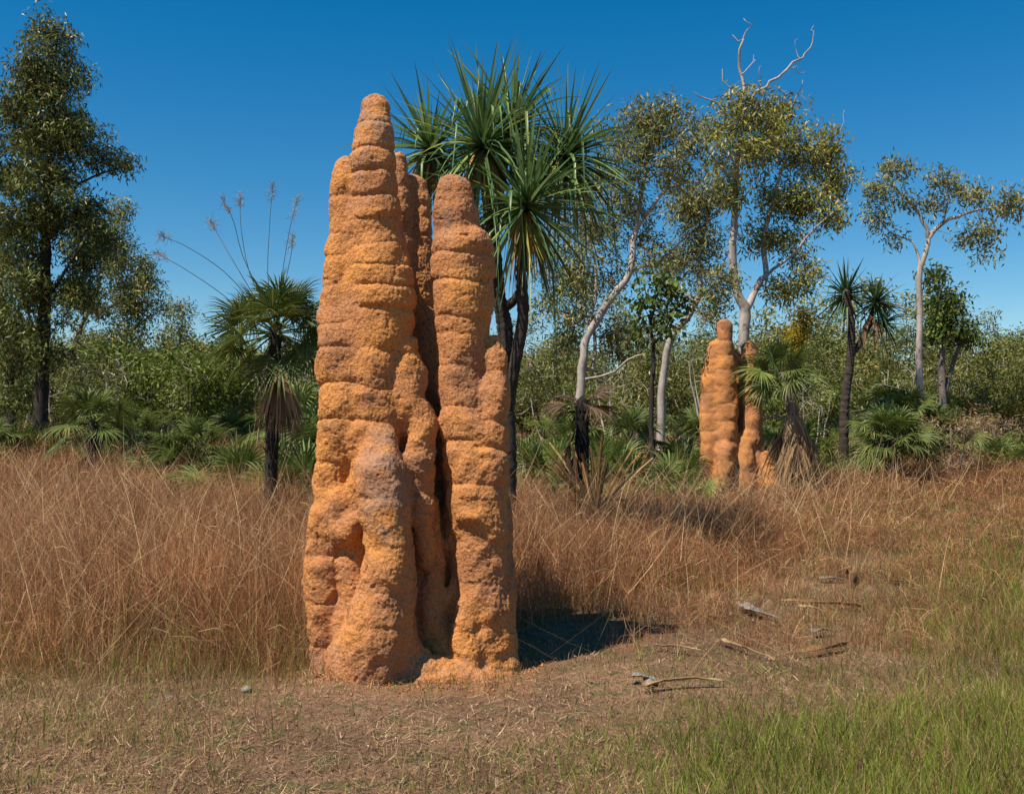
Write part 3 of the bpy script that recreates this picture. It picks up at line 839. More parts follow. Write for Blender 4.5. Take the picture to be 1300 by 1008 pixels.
tree('gum_tree', 27, [[(12, 620, .14, 0), (14, 520, .12, 0), (10, 420, .08, 0), (-8, 330, .03, 0)]],
     [(-5, 360, 28, 50, 0, 1), (8, 440, 30, 40, 0, 1), (-20, 300, 30, 50, 0, 1)],
     160, (0.17, 0.04), 60, M['euc_d'], M['bark_d'], 'slim dark trunk with hanging leaves left of the tall gum', cl=0.32)
# pale tree behind it
tree('gum_tree', 42, [[(112, 640, .16, 0), (114, 500, .14, 0), (92, 450, .12, 0), (110, 400, .09, 0), (135, 330, .05, 0), (150, 280, .02, 0)],
                      [(110, 400, .08, 0), (150, 385, .05, 0), (185, 360, .03, 0)],
                      [(112, 490, .08, 0), (150, 440, .06, 0), (190, 400, .03, 0)]],
     [(150, 270, 14, 18, 0, .6), (135, 310, 30, 25, 0, 1.5), (165, 340, 28, 26, 0, 1.5), (140, 385, 32, 28, 0, 1.4), (180, 375, 28, 30, 0, 1.7), (160, 425, 36, 25, 0, 1.4), (110, 440, 30, 30, 0, 1.0)],
     320, (0.20, 0.055), 44, M['euc'], M['bark_g'], 'loose grey-green gum tree behind the tall dark one', cl=0.42, step=.4)
tree('gum_tree', 50, [[(222, 640, .12, 0), (224, 520, .10, 0), (228, 440, .06, 0), (232, 400, .02, 0)]],
     [(230, 395, 22, 12, 0, 1), (222, 425, 24, 18, 0, 1.5), (245, 440, 20, 16, 0, 1), (205, 450, 20, 16, 0, .8)],
     100, (0.22, 0.06), 36, M['euc'], M['bark_g'], 'small sparse gum tree standing apart against the sky at left', cl=0.45, step=.5)
# white gums in the middle
tree('white_gum', 21, [[(736, 640, .12, 0), (736, 540, .105, 0), (738, 490, .095, 0), (742, 445, .09, 0), (756, 408, .082, 0), (780, 375, .075, 0), (800, 345, .068, .1), (806, 300, .06, .2), (812, 260, .045, .2), (822, 200, .025, .2), (828, 150, .012, .2)],
                       [(806, 290, .045, .2), (830, 262, .04, .1), (850, 238, .03, 0), (888, 232, .02, 0)],
                       [(745, 440, .06, 0), (752, 395, .05, .3), (758, 350, .035, .4), (745, 300, .02, .5), (735, 260, .01, .5)],
                       [(752, 470, .05, .3), (757, 430, .04, .5), (750, 400, .03, .6)],
                       [(742, 480, .035, 0), (775, 475, .025, -.3), (800, 455, .02, -.5), (820, 450, .012, -.6)],
                       [(800, 345, .04, .1), (840, 330, .03, .3), (870, 300, .015, .5)]],
     [(826, 150, 34, 28, .2, 1.6), (800, 175, 42, 34, .2, 1.4), (870, 170, 22, 30, 0, .9), (850, 215, 36, 26, 0, 1.2), (775, 230, 50, 40, .3, 2.0), (740, 280, 40, 45, .5, 1.6), (800, 285, 42, 35, .2, 1.3),
      (760, 350, 52, 36, .4, 1.8), (720, 390, 40, 40, .5, 1.5), (830, 330, 30, 35, .3, .9), (780, 430, 40, 25, .6, .9), (700, 340, 26, 40, .5, .8), (700, 440, 30, 26, .6, .7)],
     260, (0.16, 0.036), 62, M['euc_r'], M['bark_w'], 'leaning white-trunked gum rising right behind the big screw palm', cl=0.30, step=.26)
tree('white_gum', 25, [[(838, 620, .12, 0), (840, 520, .105, 0), (843, 470, .10, 0), (852, 430, .09, 0), (876, 398, .08, 0), (888, 370, .07, 0), (888, 320, .07, 0), (898, 280, .05, 0), (905, 240, .02, 0)],
                       [(882, 385, .05, 0), (858, 362, .04, .3), (845, 345, .03, .5)],
                       [(888, 350, .05, 0), (912, 345, .03, -.3), (925, 320, .02, -.4)]],
     [(890, 250, 26, 24, 0, .9), (868, 265, 22, 26, 0, .8), (893, 308, 26, 22, 0, .9), (868, 330, 30, 24, .4, .9), (915, 360, 22, 26, -.3, .7), (905, 395, 18, 22, -.3, .4)],
     190, (0.16, 0.036), 40, M['euc_r'], M['bark_w'], 'slanting white gum between the leaning gum and distant mound', cl=0.34, step=.3)
# big right gum with dead top
tree('white_gum', 27, [[(944, 640, .17, 0), (944, 500, .155, 0), (944, 430, .15, 0), (946, 395, .145, 0), (934, 365, .12, 0), (930, 320, .11, 0), (933, 270, .09, 0), (935, 220, .075, 0), (940, 170, .05, 0), (938, 130, .045, 0)],
                       [(946, 398, .11, 0), (962, 362, .09, .3), (973, 345, .08, .5), (968, 310, .07, .6), (978, 270, .06, .6), (992, 220, .04, .6), (1005, 170, .02, .6)],
                       [(972, 350, .05, .5), (1005, 325, .04, .2), (1035, 290, .03, 0), (1078, 254, .014, 0)],
                       [(935, 240, .04, 0), (905, 200, .03, -.4), (885, 180, .015, -.5)],
                       [(980, 262, .04, .6), (1020, 230, .03, .9), (1060, 200, .012, 1.0)]],
     [(940, 140, 34, 30, 0, 1.1), (985, 140, 34, 28, .3, 1.0), (930, 190, 40, 34, -.2, 1.6), (985, 195, 46, 34, .5, 1.9), (1035, 185, 32, 34, .8, 1.2), (1060, 225, 26, 30, .9, 1.0), (925, 240, 30, 26, -.1, 1.0),
      (995, 250, 42, 26, .6, 1.5), (1040, 272, 30, 24, .5, 1.0), (958, 300, 26, 20, .9, .7), (1010, 312, 26, 22, .6, .8), (1022, 352, 16, 22, .3, .5), (992, 365, 18, 18, .6, .45), (902, 150, 14, 14, -.3, .2)],
     270, (0.20, 0.046), 60, M['euc_y'], M['bark_w'], 'big olive gum with bare dead branches sticking out above its crown',
     dead=[[(938, 140, .05, 0), (944, 118, .045, 0), (941, 90, .04, 0), (936, 68, .035, 0), (943, 52, .025, 0), (930, 45, .015, 0)], [(943, 52, .025, 0), (950, 36, .015, 0), (944, 24, .008, 0)],
           [(940, 160, .045, 0), (960, 118, .04, .1), (990, 98, .035, .2), (1018, 76, .028, .3), (1030, 52, .015, .3), (1033, 33, .007, .3)], [(1005, 87, .02, .25), (1020, 92, .008, .3)],
           [(925, 150, .03, -.1), (912, 131, .025, -.2), (896, 127, .02, -.3), (880, 117, .008, -.4)],
           [(1000, 140, .02, .4), (1016, 120, .015, .5), (1019, 102, .006, .5)], [(941, 95, .02, 0), (952, 84, .014, .1), (957, 70, .006, .1)], [(960, 118, .02, .1), (968, 96, .012, 0), (966, 84, .005, 0)], [(936, 120, .025, 0), (920, 104, .016, -.1), (917, 88, .007, -.1)], [(1018, 76, .015, .3), (1010, 60, .008, .3), (1012, 50, .004, .3)],
                 [(1040, 190, .02, .9), (1062, 166, .015, .9), (1073, 152, .010, .9), (1072, 140, .005, .9)]],
     cl=0.36, step=.3)
# thin right gum
tree('white_gum', 30, [[(1168, 640, .12, 0), (1169, 520, .105, 0), (1166, 450, .10, 0), (1168, 400, .085, 0), (1167, 350, .08, 0), (1174, 325, .075, 0), (1179, 303, .065, 0), (1172, 283, .05, 0), (1160, 262, .04, 0), (1138, 240, .025, 0), (1118, 220, .015, 0)],
                       [(1180, 303, .07, 0), (1196, 282, .06, 0), (1214, 276, .05, 0), (1240, 268, .035, 0), (1275, 262, .015, 0)],
                       [(1196, 282, .03, 0), (1205, 250, .025, 0), (1200, 225, .012, 0)],
                       [(1172, 345, .05, 0), (1160, 310, .03, .2), (1130, 295, .015, .3)],
                       [(1240, 268, .03, 0), (1252, 300, .02, 0), (1250, 325, .01, 0)]],
     [(1140, 215, 24, 12, 0, .8), (1112, 235, 22, 16, 0, .8), (1105, 280, 20, 22, .2, .7), (1150, 250, 18, 16, 0, .6), (1195, 225, 24, 14, 0, .7), (1225, 245, 26, 18, 0, 1.0), (1265, 255, 26, 18, 0, 1.0), (1290, 270, 16, 20, 0, .6),
      (1240, 290, 26, 16, 0, .9), (1255, 320, 16, 18, 0, .5), (1215, 300, 16, 12, 0, .3), (1180, 255, 18, 14, 0, .4), (1130, 300, 14, 12, .2, .3)],
     140, (0.19, 0.05), 34, M['euc_r'], M['bark_w'], 'slender forked white gum with thin open crown at the right', cl=0.30, step=.3)
tree('gum_tree', 33, [[(1197, 640, .13, 0), (1197, 500, .12, 0), (1196, 450, .09, 0), (1200, 410, .06, 0), (1190, 370, .03, 0), (1185, 345, .015, 0)],
                      [(1197, 500, .09, 0), (1212, 460, .07, .2), (1220, 425, .05, .3), (1222, 400, .02, .3)]],
     [(1186, 350, 12, 14, 0, .5), (1198, 385, 22, 20, 0, 1.1), (1205, 410, 26, 18, 0, 1.1), (1185, 420, 18, 18, 0, .6), (1220, 430, 16, 16, .3, .5)],
     110, (0.22, 0.07), 32, M['gloss'], M['bark_g'], 'small dark forked tree with grey twin trunks right of the slender white gum', cl=0.36, step=.35)
# big-leaved small tree
tree('small_tree', 19, [[(828, 620, .06, 0), (827, 520, .05, 0), (830, 450, .04, 0), (826, 410, .03, 0), (835, 370, .015, 0)],
                        [(829, 440, .02, 0), (850, 410, .015, 0), (865, 380, .01, 0)]],
     [(835, 360, 22, 16, 0, 1), (860, 375, 22, 20, 0, 1.2), (820, 395, 22, 18, 0, 1), (850, 410, 20, 16, 0, .8), (815, 430, 20, 14, 0, .5)],
     60, (0.14, 0.09), 12, M['gloss'], M['bark_d'], 'small tree with big round dark leaves behind the burnt palm', cl=0.22, droop=.5)
# yellow wattle
tree('wattle', 30, [[(1006, 640, .05, 0), (1008, 520, .04, 0), (1012, 440, .02, 0)]],
     [(1012, 425, 14, 18, 0, 1), (1002, 455, 16, 14, 0, 1), (1020, 405, 7, 12, 0, .4)],
     60, (0.10, 0.05), 60, M['flower'], M['bark_g'], 'wattle bush in yellow flower behind the fan palm', 'shrub', cl=0.22)

# background bush trees: a few kinds, copied
def bush_tree(label, h, w, nt, leafn, leaf, mat, bark, name='woodland_tree', low=0.33):
    """built standing at the origin"""
    t = thing(name, (0, 0, 0), label, 'tree')
    forks = rng.integers(2, 4); limbs = []
    if low > .4: forks = 4
    for k in range(forks):
        a = rng.random() * 6.28; sp = w * 0.28
        limbs.append(np.array([[0.05 * k, 0, -.1, .07 * h / 5], [math.cos(a) * sp * .25, math.sin(a) * sp * .25, h * .25, .055 * h / 5], [math.cos(a) * sp * .7, math.sin(a) * sp * .7, h * .5, .035 * h / 5], [math.cos(a) * sp, math.sin(a) * sp, h * .8, .012]]))
    tg = []
    nb = 9
    for b in range(nb):
        c = np.array([rng.normal() * w * .25, rng.normal() * w * .25, h * (low + (1 - low) * (0.15 + 0.75 * rng.random()))])
        k = nt // nb
        tg.append(c + norm(rng.normal(size=(k, 3))) * (0.3 + .7 * rng.random((k, 1)) ** .5) * [w * .2, w * .2, h * .11])
    tg = np.concatenate(tg); tg[:, 2] = np.clip(tg[:, 2], h * low * .6, h)
    A, par, r, ends, n0 = grow(limbs, tg, 0.45, 0.008)
    G = Geo(); skin(G, A, par, r); G.obj('trunk', bark, t, True)
    n = nt * leafn; src = A[ends]
    s = src[rng.integers(0, len(src), n)] + rng.normal(size=(n, 3)) * [.25, .25, .17]
    d = norm(rng.normal(size=(n, 3)) + [0, 0, -.5])
    G = Geo(); leaf_quads(G, s, d, leaf[0] * (.6 + .6 * rng.random(n)), leaf[1] * (.7 + .5 * rng.random(n)))
    G.obj('crown', mat, t)
    return t
GB = 'woodland trees and bushes along the back of the clearing'
kinds = [bush_tree('x', 5.5, 4.5, 150, 30, (.21, .07), M['bush'], M['bark_w']),
         bush_tree('x', 6.5, 4.0, 150, 30, (.21, .06), M['euc_d'], M['bark_d']),
         bush_tree('x', 5.0, 5.0, 150, 30, (.21, .06), M['euc'], M['bark_w']),
         bush_tree('x', 3.6, 4.2, 130, 55, (.18, .06), M['bush_y'], M['bark_g'], low=.1),
         bush_tree('x', 3.0, 3.6, 120, 50, (.18, .07), M['bush'], M['bark_g'], low=.05),
         bush_tree('x', 7.0, 3.2, 70, 45, (.22, .06), M['euc_r'], M['bark_w'], low=.45),
         bush_tree('x', 1.9, 1.8, 70, 30, (.14, .016), M['dead'], M['bark_g'], name='dry_shrub', low=.1),
         bush_tree('x', 4.2, 2.4, 54, 7, (.18, .05), M['euc_r'], M['bark_w'], name='bare_sapling', low=.35)]
klab = ['rounded mid-green woodland tree in the row behind the clearing', 'dark green upright woodland tree in the row behind the clearing',
        'grey-green pale-trunked woodland tree in the row behind the clearing', 'yellow-green leafy wattle bush at the foot of the woodland', 'low green bush at the foot of the woodland', 'slim pale-stemmed sapling with a thin open crown in the row behind the clearing', 'dry brown leafless-looking shrub among the understory palms', 'spindly pale sapling with almost bare twigs in front of the woodland']
used = [False] * 8
def place_bush(k, px, D, sc, rz):
    p = gpt(px, D)
    if not used[k]:
        t = kinds[k]; used[k] = True
        t.location = [float(c) for c in p]; t.rotation_euler = (0, 0, rz); t.scale = (sc, sc, sc)
        t['label'] = klab[k]; t['group'] = GB; return t
    return dup(kinds[k], p, rz, sc, klab[k], GB)
# main row
for j, px in enumerate(np.linspace(-60, 1370, 44)):
    D = 44 + rng.random() * 20
    topy = np.interp(px, [0, 200, 330, 420, 700, 860, 960, 1050, 1150, 1300], [430, 440, 445, 445, 440, 425, 415, 410, 425, 415]) + rng.normal() * 22 + 8
    H = (HZ - topy) / F * D + EYE - float(gz(0, D))
    k = int(rng.choice([0, 1, 2, 5, 2, 5])); h0 = [5.5, 6.5, 5.0, 0, 0, 7.0][k]
    if k == 5: H *= 1.15
    place_bush(k, px + rng.normal() * 10, D, H / h0, rng.random() * 6.28)
for j, px in enumerate(np.linspace(-40, 1340, 22)):
    D = 33 + rng.random() * 9
    k = int(rng.choice([3, 4, 4, 0])); topy = 478 + rng.normal() * 14
    H = (HZ - topy) / F * D + EYE - float(gz(0, D)); h0 = [5.5, 0, 0, 3.6, 3.0][k]
    place_bush(k, px + rng.normal() * 12, D, H / h0, rng.random() * 6.28)
for px, D, topy, k in [(200, 33, 432, 3), (255, 34, 440, 3), (290, 36, 445, 4), (225, 30, 452, 3), (395, 30, 425, 1), (1260, 40, 405, 0), (1290, 38, 430, 0), (1100, 42, 420, 2), (700, 32, 440, 1), (780, 33, 440, 0), (110, 31, 450, 1), (1045, 38, 415, 1), (870, 36, 440, 0), (910, 38, 430, 2)]:
    H = (HZ - topy) / F * D + EYE - float(gz(0, D)); h0 = [5.5, 6.5, 5, 3.6, 3.0][k]
    place_bush(k, px, D, H / h0, rng.random() * 6.28)
for j, px in enumerate(np.linspace(-80, 1380, 30)):
    place_bush(4, px + rng.normal() * 8, 58 + rng.random() * 16, 1.5 + rng.random() * .5, rng.random() * 6.28)
for j, px in enumerate(np.linspace(-80, 1380, 26)):
    D = 75 + rng.random() * 20; k = int(rng.choice([0, 1, 2])); H = (HZ - (452 + rng.normal() * 8)) / F * D + EYE - .5
    place_bush(k, px, D, H / [5.5, 6.5, 5.0][k], rng.random() * 6.28)

kinds[6]['category'] = 'shrub'
for j in range(18):
    place_bush(7, -30 + 1360 * (j + rng.random()) / 18, 27 + rng.random() * 12, .65 + .5 * rng.random(), rng.random() * 6.28)
for j in range(15):
    px_ = -30 + 1360 * (j + rng.random()) / 15
    if 870 < px_ < 1050: px_ += 185
    place_bush(6, px_, 24 + rng.random() * 10, .6 + .5 * rng.random(), rng.random() * 6.28)
# ------------------------------------------------------------------ fan palms
def fans(GB_, GP, org, dirs, pet, rad, nseg=34, spread=2.4, droop=0.5, seglen_j=0.12, wseg=None, petr=0.008, collapse=0.0):
    """a set of palmate leaves. org N,3 ; dirs N,3 ; pet N ; rad N"""
    for o, d, pl, R in zip(org, dirs, pet, rad):
        d = d / np.linalg.norm(d)
        s = np.linspace(0, 1, 6)
        sag = np.array([0, 0, -1.0]) * droop * 0.35 * pl
        path = o + np.outer(s, d) * pl + np.outer(s * s, sag)
        tube(GP, path, np.linspace(petr * 1.4, petr, 6), 4)
        hub = path[-1]; td = norm(path[-1] - path[-2])
        side = np.cross(td, [0, 0, 1.0]); 
        if np.linalg.norm(side) < .1: side = np.array([1.0, 0, 0])
        side = norm(side); nrm = np.cross(side, td)
        # roll the blade a little
        ro = rng.normal() * 0.5; side, nrm = side * math.cos(ro) + nrm * math.sin(ro), nrm * math.cos(ro) - side * math.sin(ro)
        a = np.linspace(-spread, spread, nseg) + rng.normal(size=nseg) * 0.03
        if collapse: a = a * (1 - collapse)
        L = R * (1 - 0.28 * (np.abs(a) / math.pi) ** 1.5) * (1 + rng.normal(size=nseg) * seglen_j)
        e = np.cos(a)[:, None] * td + np.sin(a)[:, None] * side
        K = 5; t = np.linspace(0.02, 1, K)
        cup = nrm * 0.16
        dr = droop * (0.8 + 0.5 * rng.random(nseg))
        P = hub + (L[:, None] * t)[..., None] * (e[:, None] + cup * (t * (1 - t))[None, :, None] * 2.0)
        P[..., 2] -= (L * dr)[:, None] * (t ** 2.6)[None] * 0.55
        w0 = wseg if wseg else R * 2 * spread / nseg * 0.42
        prof = np.array([0.18, 0.75, 1.0, 0.62, 0.05])
        W = w0 * prof[None] * np.ones((nseg, 1))
        sv = norm(np.cross(e, nrm) + rng.normal(size=e.shape) * .12)
        ribbons(GB_, P, W, sv, fold=0.22)

def fan_palm(loc, th, nleaf, pet, R, label, nd=6, ndead=0, trunk_r=.06, mat='fan', bark='bark_d', group=None, lean=(0, 0), name='fan_palm',
             dead_len=0.5, low=-0.2, nseg=30, droop=.5, stalks=None, skirt=0, up=1.35):
    t = thing(name, loc, label, 'palm', group)
    top = np.array([lean[0], lean[1], th])
    G = Geo()
    S = spline([[0, 0, -.1], [lean[0] * .3, lean[1] * .3, th * .5], [*top]], max(4, int(th / .09)))
    rr = trunk_r * (1 + 0.10 * rng.random(len(S)))
    tube(G, S, rr, 9, 0.07)
    # old leaf bases sheathing the stem
    nb = int(60 * min(th, 2.0)) + 10
    zz = rng.random(nb); P0 = np.array([S[int(z * (len(S) - 1))] for z in zz]); a = rng.random(nb) * 6.28
    dd = np.stack([np.cos(a), np.sin(a), np.full(nb, 1.2)], 1); dd = norm(dd)
    P0 = P0 + np.stack([np.cos(a), np.sin(a), 0 * a], 1) * trunk_r * .8
    pth = P0[:, None] + dd[:, None] * (np.array([0, .05, .10])[None, :, None])
    ribbons(G, pth, np.full((nb, 1), .03) * np.array([1, .8, .3]), np.stack([-np.sin(a), np.cos(a), 0 * a], 1))
    G.obj('trunk', M[bark], t, True)
    GBl, GPt = Geo(), Geo()
    if nleaf:
        i = np.arange(nleaf); az = i * 2.4 + rng.normal(size=nleaf) * .25
        el = low + (up - low) * (1 - (i / max(1, nleaf - 1)) ** 1.1) + rng.normal(size=nleaf) * .1
        dirs = np.stack([np.cos(az) * np.cos(el), np.sin(az) * np.cos(el), np.sin(el)], 1)
        fans(GBl, GBl, np.repeat(top[None], nleaf, 0) - [0, 0, .03] + dirs * .04, dirs, pet * (0.8 + .35 * rng.random(nleaf)), R * (0.85 + .25 * rng.random(nleaf)), nseg, 2.2, droop)
        GBl.obj('crown', M[mat], t)
    if ndead:
        GD = Geo(); az = rng.random(ndead) * 6.28; el = -0.9 - 0.5 * rng.random(ndead)
        dirs = np.stack([np.cos(az) * np.cos(el), np.sin(az) * np.cos(el), np.sin(el)], 1)
        zz = top - np.array([0, 0, .05]) - rng.random((ndead, 1)) * [0, 0, min(.7, th * .35) if not skirt else skirt]
        fans(GD, GD, zz, dirs, dead_len * (0.5 + .5 * rng.random(ndead)), R * (.7 + .3 * rng.random(ndead)), 22, 1.4, 1.2, .15, collapse=.45)
        GD.obj('dead_fronds', M['dead'], t)
    return t

# hero palm with flower stalks
pal = gpt(343, 11.6)
hp = fan_palm(pal, 2.72, 32, .42, .46, 'tall fan palm with long flower stalks left of the mound', ndead=8, trunk_r=.075, lean=(.06, 0), dead_len=.35, low=-.75, nseg=40, droop=.3, bark='bark_d', skirt=.7)
def stalk(parent, loc, pts, mat, spray, r=.0055):
    G = Geo(); P = np.array([at(a, b, c) for a, b, c in pts]) - loc
    S = spline(P, 12); tube(G, S, np.linspace(r, r * .5, 12), 5)
    o = G.obj('flower_stalk', M['stalk'], parent)
    G = Geo(); n = 46; tp = S[-1]; ax = norm(S[-1] - S[-3])
    st = tp - ax * (rng.random((n, 1)) * (.08 + .2 * rng.random()))
    d = norm(rng.normal(size=(n, 3)) + ax * .5 + [0, 0, .1]); L = .03 + .08 * rng.random((n, 1))
    pp = np.stack([st, st + d * L * .5, st + d * L + rng.normal(size=(n, 3)) * .02 - [0, 0, .015]], 1)
    ribbons(G, pp, np.full((n, 3), .0035), norm(np.cross(d, rng.normal(size=d.shape))))
    # secondary twiglets
    b = pp[rng.integers(0, n, 90), 1]; d2 = norm(rng.normal(size=(90, 3)))
    ribbons(G, np.stack([b, b + d2 * .03], 1), np.full((90, 2), .003), norm(np.cross(d2, rng.normal(size=d2.shape))))
    G.obj('flower_spray', M[mat], o)
D = 11.6
for pts, mat in [([(345, 400, D), (310, 330, D), (296, 280, D - .1), (280, 250, D - .2)], 'stalk_p'),
                 ([(345, 400, D), (318, 350, D), (306, 290, D), (305, 247, D)], 'stalk_p'),
                 ([(348, 400, D), (340, 350, D), (342, 290, D), (346, 234, D)], 'stalk_p'),
                 ([(352, 400, D), (358, 350, D + .1), (368, 290, D + .1), (379, 248, D + .1)], 'stalk_y'),
                 ([(340, 410, D), (290, 350, D), (240, 315, D - .2), (203, 299, D - .3)], 'stalk_p'),
                 ([(338, 425, D), (290, 380, D - .1), (240, 345, D - .3), (196, 320, D - .5)], 'stalk_p'),
                 ([(343, 410, D), (295, 330, D + .1), (278, 300, D + .2), (266, 280, D + .2)], 'stalk_p'),
                 ([(354, 400, D), (364, 350, D + .2), (370, 320, D + .2), (372, 298, D + .3)], 'stalk_y')]:
    stalk(hp, pal, pts, mat, 1)

# palm with a big grey skirt by the far mound
p5 = gpt(1022, 20.9)
t5 = fan_palm(p5, 2.75, 18, .45, .60, 'fan palm with a long grey skirt of dead fronds by the distant mound', ndead=0, lean=(-.50, 0), trunk_r=.10, bark='bark_g', low=-.3, nseg=34)
GD = Geo(); n = 26; az = rng.random(n) * 4.2 - 2.1; el = -1.05 - .35 * rng.random(n)
dirs = np.stack([np.cos(az) * np.cos(el), np.sin(az) * np.cos(el), np.sin(el)], 1)
org = np.array([-.32, 0, 2.6]) - rng.random((n, 1)) * [-.15, 0, .9]
fans(GD, GD, org, dirs, .35 + .8 * rng.random(n), .45 + .25 * rng.random(n), 16, 1.3, 1.1, .3, collapse=.45, petr=.012)
GD.obj('dead_fronds', M['dead'], t5)
# burnt palm
p3 = gpt(739, 14.0)
t3 = fan_palm(p3, 2.0, 0, .4, .5, 'burnt black palm stem with a dead brown head right of the mound', ndead=2, trunk_r=.095, bark='char', dead_len=.3, name='burnt_palm')
GD = Geo(); n = 9; az = np.linspace(0, 6.28, n, endpoint=False) + .3; el = np.array([.1, .5, -.2, .6, .2, -.1, .4, 0, .8])
dirs = np.stack([np.cos(az) * np.cos(el), np.sin(az) * np.cos(el), np.sin(el)], 1)
fans(GD, GD, np.repeat([[0, 0, 1.95]], n, 0), dirs, np.full(n, .22), np.full(n, .40), 24, 1.3, .5, collapse=.35)
GD.obj('dead_head', M['burnt'], t3)
for ch in t3.children:
    if ch.name.startswith('dead_fronds'): ch.data.materials[0] = M['burnt']
# hanging black frond beside it
GD = Geo()
# cut palm with yellow leaf stalks
p4 = gpt(757, 13.8)
t4 = thing('sprouting_palm', p4, 'low palm stump with a fan of stiff yellow leaf stalks', 'palm')
G = Geo(); n = 26
for k in range(n):
    a = rng.normal() * .55; b = rng.normal() * .45
    d = norm(np.array([math.sin(a), math.sin(b) * .8, 1.0])); L = .6 + .65 * rng.random()
    s = np.linspace(0, 1, 6)[:, None]; P = d * s * L + np.array([d[0], d[1], -.6 * abs(d[0])]) * s ** 3 * .15
    w = .034 * (1 - .45 * s[:, 0]) * (.7 + .5 * rng.random())
    P[:, 2] += .36; ribbons(G, P[None], w[None] * 1.6, norm(np.cross(d, rng.normal(size=3) * .3 + [0, 1, 0]))[None], fold=.3)
tube(G, [[0, 0, -.05], [0, 0, .2], [0, 0, .36]], [.09, .08, .06], 8, .08)
G.obj('leaf_stalks', M['dead_o'], t4)
G = Geo(); dirs = norm(np.array([[-.9, 0, .5], [.5, .3, 1.0], [-.5, -.2, .95]]))
fans(G, G, np.repeat([[0, 0, .3]], 3, 0), dirs, np.array([.9, .95, 1.0]), np.array([.33, .3, .33]), 22, 1.6, 1.6, petr=.012)
G.obj('wilted_fronds', M['burnt'], t4)

# understory palms: kinds then copies
pk = [fan_palm((0, 0, 0), .45, 15, .55, .46, 'x', trunk_r=.09, mat='fan_b', ndead=4, dead_len=.3, low=.0, droop=.3),
      fan_palm((0, 0, 0), .25, 13, .62, .46, 'x', trunk_r=.08, mat='fan_b', ndead=2, dead_len=.2, low=.15),
      fan_palm((0, 0, 0), 1.0, 18, .50, .46, 'x', trunk_r=.08, mat='fan', ndead=8, dead_len=.4, low=-.3),
      fan_palm((0, 0, 0), 1.5, 20, .50, .48, 'x', trunk_r=.09, mat='fan', ndead=10, dead_len=.5, low=-.4)]
plab = ['bushy low fan palm of dull green fronds in the understory', 'bright green stemless fan palm in the understory', 'short-trunked fan palm in the understory with a few dead fronds',
        'taller fan palm in the understory with a dead frond skirt']
pused = [False] * 4
GPALM = 'fan palms in the understory'
def place_palm(k, px, D, sc, label=None):
    if px > 1040: D = D * 1.18
    p = gpt(px, D); rz = rng.random() * 6.28
    if not pused[k] and label is None:
        t = pk[k]; pused[k] = True; t.location = [float(c) for c in p]; t.rotation_euler = (0, 0, rz); t.scale = (sc,) * 3
        t['label'] = plab[k]; t['group'] = GPALM; return t
    t = dup(pk[k], p, rz, sc, label or plab[k], GPALM)
    return t
for j in range(36):
    px = -20 + 1340 * (j + rng.random()) / 36
    D = 19 + rng.random() * 13
    if 870 < px < 1000 and D < 24: D += 6
    place_palm(int(rng.choice([0, 1, 0, 2])), px, D, .9 + .45 * rng.random())
for k, px, D, sc in [(0, 385, 13.5, 1.1), (2, 400, 14.5, 1.15), (0, 305, 14.5, 1.1), (1, 270, 16, 1.1), (2, 250, 19, 1.1), (0, 215, 19, 1.2), (1, 350, 15.5, 1.1), (3, 375, 16.5, 1.1),
                     (1, 855, 18, 1.1), (0, 700, 17, 1.15), (1, 680, 18.5, 1.0), (0, 770, 19.5, 1.2), (2, 720, 21, 1.2), (1, 870, 22, 1.2),
                     (0, 1060, 24, 1.3), (2, 1110, 22.5, 1.3), (3, 1150, 25, 1.25), (0, 1180, 23.5, 1.3), (2, 1170, 26, 1.5), (1, 1090, 21.5, .9), (3, 1215, 28, 1.2), (0, 1240, 29, 1.3), (1, 1280, 30, 1.1), (1, 1220, 26, .9),
                     (3, 1130, 27, 1.4), (0, 1015, 27, 1.4), (0, 60, 25, 1.3), (2, 170, 24, 1.2)]:
    place_palm(k, px, D, sc)
place_palm(3, 118, 20.5, 1.12, 'dark fan palm with spreading crown in the grass below the tall gum')
for k in range(4):
    if not pused[k]: place_palm(k, 600 + 5 * k, 25, 1)

# ------------------------------------------------------------------ pandanus
def strap_head(G, c, ax, n, L, w, up=1.0, GY=None, pd=0.06, low=-.5, stiff=1.0):
    ax = norm(np.array(ax, float)); u = norm(np.cross(ax, [0.3, 1, 0.2])); v = np.cross(ax, u)
    i = np.arange(n); az = i * 2.17 + rng.normal(size=n) * .35
    el = 1.45 - (1.45 - low) * (i / n) ** .95 + rng.normal(size=n) * .2
    d = (np.cos(el) * np.cos(az))[:, None] * u + (np.cos(el) * np.sin(az))[:, None] * v + np.sin(el)[:, None] * ax
    K = 8; t = np.linspace(0, 1, K)
    Ls = L * (.6 + .5 * rng.random(n)) * (0.85 + .15 * np.cos(el))
    P = np.array(c) + (Ls[:, None] * t)[..., None] * d[:, None]
    sag = (0.07 + .48 * rng.random(n) ** 2.0) * Ls / stiff
    P[..., 2] -= sag[:, None] * (t ** 2.4)[None] * (np.sqrt(d[:, 0] ** 2 + d[:, 1] ** 2) * .9 + .1)[:, None]
    # a few leaves snap and hang
    br = rng.random(n) < .24
    kk = np.clip(t - .55, 0, 1)[None] * (br * Ls)[:, None]
    P[..., 2] -= kk * 1.1; P[..., :2] -= (d[:, None, :2] * kk[..., None]) * .75
    prof = np.array([1.15, 1.0, .95, .85, .7, .5, .28, .04])
    W = w * (.8 + .4 * rng.random((n, 1))) * prof[None]
    sv = norm(np.cross(d, np.array([0, 0, 1.0]) + rng.normal(size=(n, 3)) * .25))
    ribbons(G, P, W, sv, fold=.28)

